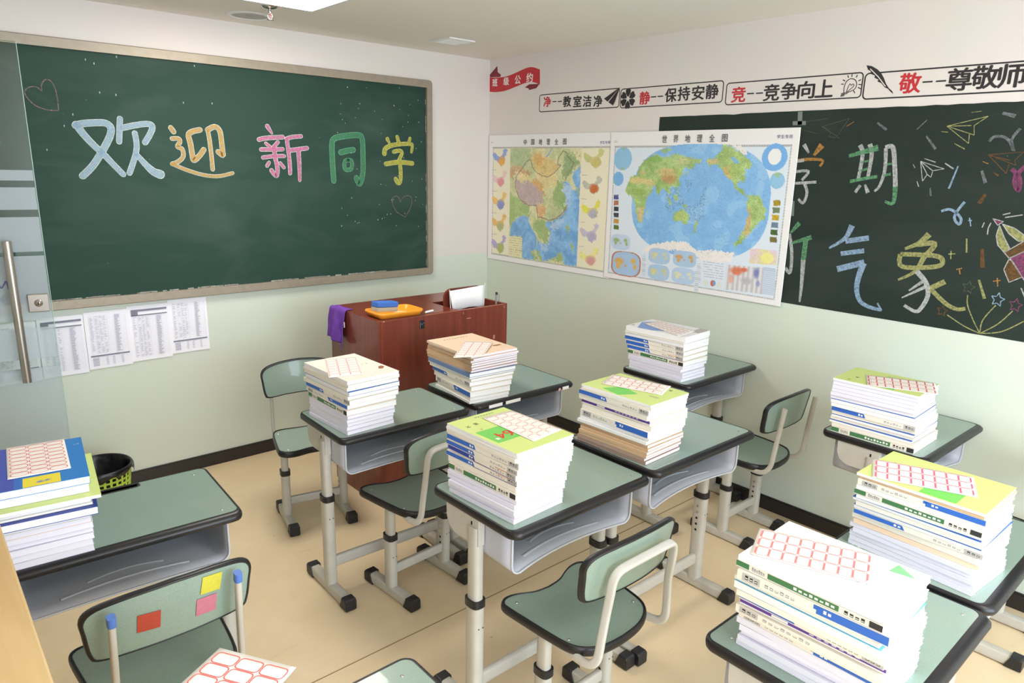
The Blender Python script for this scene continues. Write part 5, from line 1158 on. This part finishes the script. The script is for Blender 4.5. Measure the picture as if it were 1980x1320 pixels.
def book_edge(mb, w, l, t_, mt):
    for z0, z1 in ((t_-.0028, t_+.0001),):
        mb.add([(-w/2-.0003, l/2, z0), (-w/2-.0003, -l/2, z0), (-w/2-.0003, -l/2, z1), (-w/2-.0003, l/2, z1)], [(0, 1, 2, 3)], mt)
        mb.add([(-w/2, -l/2-.0003, z0), (w*.2, -l/2-.0003, z0+.0015), (w/2, -l/2-.0003, z1), (-w/2, -l/2-.0003, z1)], [(0, 1, 2, 3)], mt)
def design(c_, w, l, t_, items):
    """print on the front cover: a across from the spine, b up from the near edge, both 0-1"""
    z = t_+.0003
    for it in items:
        mb = MB()
        if it[0] == 'r': _, a0, a1, b0, b1, mt = it; mb.add([(-w/2+a*w, -l/2+b*l, z) for a, b in ((a0, b0), (a1, b0), (a1, b1), (a0, b1))], [(0, 1, 2, 3)], mt); nm = 'cover_block'
        elif it[0] == 'p': mb.add([(-w/2+a*w, -l/2+b*l, z) for a, b in it[1]], [tuple(range(len(it[1])))], it[2]); nm = 'cover_shape'
        else:
            _, body, a, b, ha, rot, mt, bold = it; asp = glyphs(body)[2]; h_ = ha*l; ux = Vector((math.cos(rot), math.sin(rot), 0)); uy = Vector((-math.sin(rot), math.cos(rot), 0))
            c0 = Vector((-w/2+a*w, -l/2+b*l, z))-ux*h_*asp/2-uy*h_/2; put_text(mb, body, c0, ux*h_*asp, uy*h_, mt); nm = 'cover_lettering'
            if bold: put_text(mb, body, c0+ux*.0025+Vector((0, 0, .00003)), ux*h_*asp, uy*h_, mt)
        z += .00008; mb.build(nm, c_)
def sheet_cells(name, label, quad, nu, nv, lw_=.0013, pill=.45, thick=0.0, drop=None, col=REDINK, group='red-ruled label sheets'):
    """label sheet from four corner points; nu cells along the first side, nv along the second"""
    Q = [Vector(q) for q in quad]; C = sum(Q, Vector())/4
    sh = thing(name, label, 'label sheet', C, 0, group)
    def bil(u, v, o=0.0):
        p_ = Q[0]*(1-u)*(1-v)+Q[1]*u*(1-v)+Q[2]*u*v+Q[3]*(1-u)*v-C; p_.z += o+(drop(u, v) if drop else 0); return p_
    n = 12; vs = [bil(i/n, j/n) for j in range(n+1) for i in range(n+1)]; fs = [(j*(n+1)+i, j*(n+1)+i+1, (j+1)*(n+1)+i+1, (j+1)*(n+1)+i) for j in range(n) for i in range(n)]
    o = MB().add(vs, fs, mat('sticker_paper', (244, 238, 232), .55), True).build('backing_sheet', sh, solid=.0003)
    g = MB(); lu, lv = (Q[1]-Q[0]).length, (Q[3]-Q[0]).length; mu, mv = .035, .035
    cw_, ch_ = lu*(1-2*mu)/nu, lv*(1-2*mv)/nv
    for i in range(nu):
        for j in range(nv):
            cu, cv_ = mu*lu+(i+.5)*cw_, mv*lv+(j+.5)*ch_
            r = min(cw_, ch_)*pill*.5
            oo = rrect(cw_*.985, ch_*.985, r, 3, cu, cv_)
            wu = lw_; N = normals2d(oo); ii = [(p_[0]-n_[0]*wu, p_[1]-n_[1]*wu) for p_, n_ in zip(oo, N)]
            m2 = len(oo); g.add([bil(a/lu, b/lv, .0003) for a, b in oo+ii], [(k, (k+1) % m2, m2+(k+1) % m2, m2+k) for k in range(m2)], col)
    if thick:
        for i in range(nu+1):
            for j in range(nv):
                u0, v0, v1 = mu*lu+i*cw_, mv*lv+(j+.17)*ch_, mv*lv+(j+.83)*ch_
                g.add([bil(a_/lu, b_/lv, .00036) for a_, b_ in ((u0-thick, v0), (u0+thick, v0), (u0+thick, v1), (u0-thick, v1))], [(0, 1, 2, 3)], col)
    g.build('printed_grid', sh)
    return sh
def stack(key, name, desk, seq, base, topq, ztop, seed, head=None):
    """base/topq: photo pixels of the near-spine, near-fore and far-spine corners; seq from the top down as (kind, relative thickness)"""
    rr = random.Random(seed); zb = DESKS[desk][1]+.0008
    def rect(px, z):
        a, b, c_ = (onz(*q, z)[:2] for q in px); ctr = (b+c_)/2; e = a-c_; f = b-a
        rz = (math.atan2(e[0], -e[1])+math.atan2(f[1], f[0]))/2
        return ctr, rz, float(np.linalg.norm(f)), float(np.linalg.norm(e))
    B = rect(base, zb); T = rect(topq, ztop)
    return stack_at(key, name, seq, B, T, zb, ztop, rr, head)
def stack_at(key, name, seq, B, T, zb, ztop, rr, head=None):
    tot = sum(q[1] for q in seq); H = ztop-zb-.0009*len(seq); z = zb; n = len(seq); out = None
    for i in range(n-1, -1, -1):
        kind, rel = seq[i][:2]; shift = seq[i][2] if len(seq[i]) > 2 else (0, 0); t_ = rel/tot*H; f = (z-zb)/(ztop-zb)
        f = min(1, max(0, (f-.12)*1.9)) if i > 0 else 1
        ctr = B[0]*(1-f)+T[0]*f; rz = B[1]*(1-f)+T[1]*f; w = (B[2]*(1-f)+T[2]*f); l = (B[3]*(1-f)+T[3]*f)
        jw = .0055 if 0 < i else 0
        w += rr.uniform(-.004, .003)*(i > 0); l += rr.uniform(-.005, .003)*(i > 0)
        ctr = ctr+np.array([rr.uniform(-jw, jw)+shift[0], rr.uniform(-jw, jw)+shift[1]]); rz2 = rz+rr.uniform(-.022, .022)*(i > 0)
        ph = KIND[kind][3]
        if i == 0 and head: ph = head[0]
        lab = '%s, %s in %s' % (ph, ORD[i] if i in (0, n-1) and False else ('top' if i == 0 else 'bottom' if i == n-1 else ORD[i]+' from top'), name)
        cat = {'textbook': 'book', 'booklet': 'booklet', 'exercise_book': 'exercise book'}[KIND[kind][0]]
        b, c_ = make_book(kind, w, l, t_, lab, 'books of '+name, cat, (ctr[0], ctr[1], z), rz2)
        if i == 0 and head: design(c_, w, l, t_, head[1])
        z += t_+.0009
    return z
def px_quad(pts, z, dz=(0, 0, 0, 0)): return [tuple(onz(*q, z+d)) for q, d in zip(pts, dz)]

z = stack('S2', 'the cream-topped stack', 'D2', [('W', 12), ('c', 8), ('c', 12), ('x', 15), ('c', 12), ('b', 15), ('bf', 13), ('g', 17), ('l', 11), ('l', 11), ('l', 10), ('l', 12), ('l', 11)],
          [(672, 840.6), (761, 816.4), (601.4, 801)], [(666, 740.6), (759.6, 716.4), (600.4, 700)], .951, 2,
          ('cream book with three dark characters and brown mark', [('r', 0, 1, 0, 1, mat('cream_pink_cover', (246, 232, 220), .45)), ('t', '语', .62, .49, .035, -.4, INK, 0), ('t', '文', .72, .50, .03, -.4, INK, 0), ('t', '本', .82, .51, .03, -.4, INK, 0), ('p', [(.80, .22), (.86, .20), (.96, .27), (.93, .32), (.86, .30)], BRN)]))
sheet_cells('label_sheet', 'label sheet with narrow red-ruled cells on the cream-topped stack', px_quad([(627.7, 694.6), (689, 690), (701.4, 722.8), (635.8, 730)], z+.0012), 3, 7, .0016, .3)
z = stack('S3', 'the brown-topped stack', 'D3', [('t', 9), ('t', 8), ('k', 8), ('k', 8), ('k', 8), ('k', 8), ('k', 8), ('u', 14), ('y', 6), ('c', 10), ('b', 15), ('c', 17), ('bf', 20), ('c', 12), ('w', 9)],
          [(907.5, 781.4), (983.8, 766.3), (843, 745.7)], [(906, 692), (984.6, 671.7), (841, 657.4)], .958, 3,
          ('buff exercise book with a line of dark print', [('r', .2, .8, .86, .90, mat('buff_cover_light', (240, 212, 186), .55))]+[('r', .25+k*.06, .285+k*.06, .865, .885, BRN) for k in range(9)]+[('r', .74+k*.04, .77+k*.04, .24, .28, BRN) for k in range(4)]))
sheet_cells('label_sheet', 'label sheet with narrow red-ruled cells drooping off the brown-topped stack', px_quad([(898, 659.8), (952.8, 661.7), (933.7, 688.4), (875.7, 691.6)], z+.002, (.004, .004, .002, -.004)), 3, 7, .0016, .3)
z = stack('S4', 'the red-numeral stack', 'D4', [('y', 7), ('w', 8), ('c', 12), ('b', 17), ('b', 15), ('d', 17), ('o', 15), ('c', 17), ('g', 19), ('l', 12), ('l', 11), ('l', 13), ('l', 12), ('l', 13)],
          [(994.7, 1014.7), (1087, 968.7), (867.6, 949)], [(997.7, 880.9), (1100, 838.5), (874.5, 817)], .962, 4,
          ('lime book with leaf-green block and red numerals', [('r', .06, .72, .29, .62, LGRN), ('t', '64', .32, .42, .14, PI, REDP, .02), ('r', .12, .17, .35, .39, WHITEC), ('t', '语', .27, .80, .05, PI, INK, 0), ('t', '文', .12, .78, .05, PI, INK, 0), ('t', '上', .2, .65, .03, PI, INK, 0)]+[('r', .4+k*.05, .43+k*.05, .93, .945, INKG) for k in range(7)]))
sheet_cells('label_sheet', 'label sheet with wide rounded cells on the red-numeral stack', px_quad([(931.8, 807.5), (989, 793), (1086.6, 830), (1032.7, 853.3)], z+.0012), 3, 7, .0012, .75)
z = stack('S5', 'the lime stack above brown notebooks', 'D5', [('y', 8), ('c', 8), ('b', 17), ('c', 17), ('p', 16), ('c', 14), ('bf', 22), ('w', 10), ('w', 10), ('k', 10), ('k', 9), ('k', 10), ('k', 9), ('m', 11), ('m', 12)],
          [(1247.7, 902.2), (1312.3, 871.3), (1120.4, 850.1)], [(1258.8, 785.5), (1327.5, 759), (1129.5, 741)], .977, 5,
          ('lime book with a leaf-green triangle', [('p', [(.1, .74), (.42, .62), (.30, .34), (.02, .46)], LGRN), ('t', '语', .86, .18, .045, PI/2, INK, 0), ('t', '文', .93, .27, .045, PI/2, INK, 0)]+[('r', .35+k*.035, .36+k*.035, .10, .22, INKG) for k in range(2)]))
sheet_cells('label_sheet', 'label sheet with wide cells on the lime stack above brown notebooks', px_quad([(1184.5, 723.7), (1297.8, 746.3), (1280, 763.8), (1162, 741)], z+.0012), 7, 3, .0016, .6)
z = stack('S6', 'the stack under the world map', 'D6', [('W', 22), ('c', 7), ('w', 14), ('b', 18), ('b', 18), ('o', 17), ('g', 18), ('l', 11), ('l', 12), ('l', 11), ('l', 12), ('l', 12)],
          [(1316.4, 739.4), (1359.5, 725.8), (1217, 709.8)], [(1326, 653.8), (1365.6, 638.6), (1219, 628)], .985, 6,
          ('white book with a slanted pale blue panel', [('p', [(.0, .80), (.55, .98), (.95, .80), (.25, .30), (.02, .55)], PALEB), ('r', .55, 1.0, .02, .16, GBOX), ('r', .1, .2, .93, .96, INKG)]))
sheet_cells('label_sheet', 'label sheet with red-ruled cells on the stack under the world map', px_quad([(1274, 620.5), (1345, 640), (1313, 650), (1245, 625)], z+.0012), 8, 4, .0016, .5, col=mat('pink_ink', (226, 140, 128), .6))
z = stack('S7', 'the lime stack against the wall', 'D7', [('y', 8), ('l', 13), ('l', 12), ('l', 11), ('l', 12), ('l', 12), ('x', 14), ('w', 12), ('b', 17), ('c', 9), ('x', 10), ('c', 10), ('x', 10), ('c', 12), ('g', 19)],
          [(1764.7, 879.5), (1806.6, 848.1), (1606, 831.6)], [(1778.7, 767), (1813.5, 742), (1614, 729.6)], .975, 7,
          ('lime booklet partly hidden by a label sheet', [('r', .05, .8, .30, .55, LGRN), ('t', '语', .35, .80, .045, PI/2, INK, 0), ('t', '文', .12, .84, .045, PI/2, INK, 0)]))
sheet_cells('label_sheet', 'label sheet with thick red bars overhanging the lime stack against the wall', px_quad([(1674, 724.4), (1808.3, 740), (1814.4, 762.7), (1676.7, 744.4)], z+.0012), 8, 3, .0018, .4, thick=.0022, col=mat('rose_ink', (220, 96, 100), .6))
z = stack('S8', 'the tall lime stack by the green-triangle one', 'D8', [('y', 8), ('k', 6), ('bf', 17), ('w', 13), ('g', 17), ('w', 9), ('x', 10), ('c', 12), ('x', 12), ('b', 15), ('c', 17), ('t', 14), ('l', 13), ('l', 13), ('l', 14), ('l', 13), ('l', 14)],
          [(1883, 1155.4), (1939, 1098.6), (1648, 1049)], [(1909.5, 996.3), (1961.8, 942), (1661.4, 911.8)], .972, 8,
          ('lime book with leaf-green blocks', [('r', .02, .62, .22, .50, LGRN), ('t', '语', .62, .86, .04, PI/2, INK, 0), ('t', '文', .5, .84, .04, PI/2, INK, 0), ('t', '64', .55, .30, .06, PI/2, REDP, .02)]))
sheet_cells('label_sheet', 'label sheet with pink bars on the tall lime stack by the green-triangle one', px_quad([(1688, 886.4), (1883, 922.4), (1891.4, 962), (1686, 922.4)], z+.0012), 8, 3, .0022, .4, thick=.002, col=mat('pink_bar_ink', (222, 104, 126), .6))
zt9 = .985
TRI = [('p', [(.84, .06), (.98, .20), (.80, .22)], mat('mint_print', (130, 196, 140), .5)), ('t', '语文', .38, .30, .02, .5, INKG, 0)]+[('r', .42+k*.02, .43+k*.02, .25, .26, INKG) for k in range(6)]
Bq = None
a9, b9, c9 = (onz(*q, zt9)[:2] for q in ((1723, 1203), (1799, 1112.5), (1430.5, 1072)))
T9 = ((b9+c9)/2, math.atan2((a9-c9)[0], -(a9-c9)[1]), float(np.linalg.norm(b9-a9)), float(np.linalg.norm(a9-c9)))
bl9 = onz(1423.4, 1243.4, .7508)[:2]
B9 = (np.array([bl9[0]+.108, bl9[1]-.148]), T9[1], .208, .292)
z = stack_at('S9', 'the green-triangle stack', [('W', 12), ('g', 17), ('bf', 22), ('c', 10), ('z', 17), ('c', 14), ('b', 16), ('p', 13), ('f', 17), ('c', 10), ('bf', 14), ('l', 16), ('l', 15), ('l', 16), ('l', 15), ('l', 14)], B9, T9, .7508, zt9, random.Random(9), ('white book with a green triangle', TRI))
sheet_cells('label_sheet', 'label sheet with rounded pink cells on the green-triangle stack', px_quad([(1469.3, 1020.4), (1690.7, 1072), (1685, 1130), (1450, 1070.5)], z+.0012), 8, 3, .0019, .42, thick=.0022, col=mat('salmon_ink', (224, 122, 120), .6))
zt1 = .975
BC = [('r', 0, .28, 0, 1, VIOB), ('r', .28, .34, 0, 1, mat('mid_blue_print', (56, 110, 200), .4)), ('r', .36, .72, .0, .2, YELP), ('t', '美术', .55, .08, .045, .1, BLUEC, .02), ('t', '学', .08, .45, .03, .1, WHITEC, 0), ('r', .06, .1, .1, .3, PALEB), ('t', '上册', .93, .82, .025, .1, WHITEC, 0)]
z = stack_at('S1', 'the blue-topped stack', [('B', 16), ('w', 18), ('y', 7, (.012, -.03)), ('w', 12, (-.004, -.004)), ('c', 5), ('n', 16, (.01, -.028)), ('c', 16), ('t', 13), ('l', 14), ('l', 14), ('l', 14), ('l', 14), ('l', 14)],
         (np.array([.195, 2.125]), math.radians(-4), .212, .292), (np.array([.205, 2.085]), math.radians(-7), .218, .305), .7458, zt1, random.Random(1), ('bright blue textbook with a yellow block', BC))
sheet_cells('label_sheet', 'label sheet with red pill-shaped cells on the blue-topped stack', px_quad([(11.7, 866.5), (124, 848), (137.4, 904.7), (14.4, 927.4)], z+.0012), 3, 8, .0022, .95)
z = stack_at('S10', 'the stack at the bottom edge of the picture', [('w', 22), ('b', 22), ('c', 24), ('g', 22), ('w', 24), ('l', 24), ('l', 26), ('l', 26)],
         (np.array([.235, .80]), 0, .205, .285), (np.array([.228, .79]), 0, .205, .285), .7508, .966, random.Random(10))
qa, qb = np.array(onz(425, 1252, z+.0015)), np.array(onz(573, 1290, z+.0015)); e_ = qb-qa; nrm_ = np.array([e_[1], -e_[0], 0]); nrm_ = nrm_/np.linalg.norm(nrm_)
if nrm_[1] > 0: nrm_ = -nrm_
sheet_cells('label_sheet', 'label sheet with large rounded red cells lying on the stack at the bottom edge', [tuple(qa), tuple(qb), tuple(qb+nrm_*.2), tuple(qa+nrm_*.2)], 3, 7, .0022, .6)
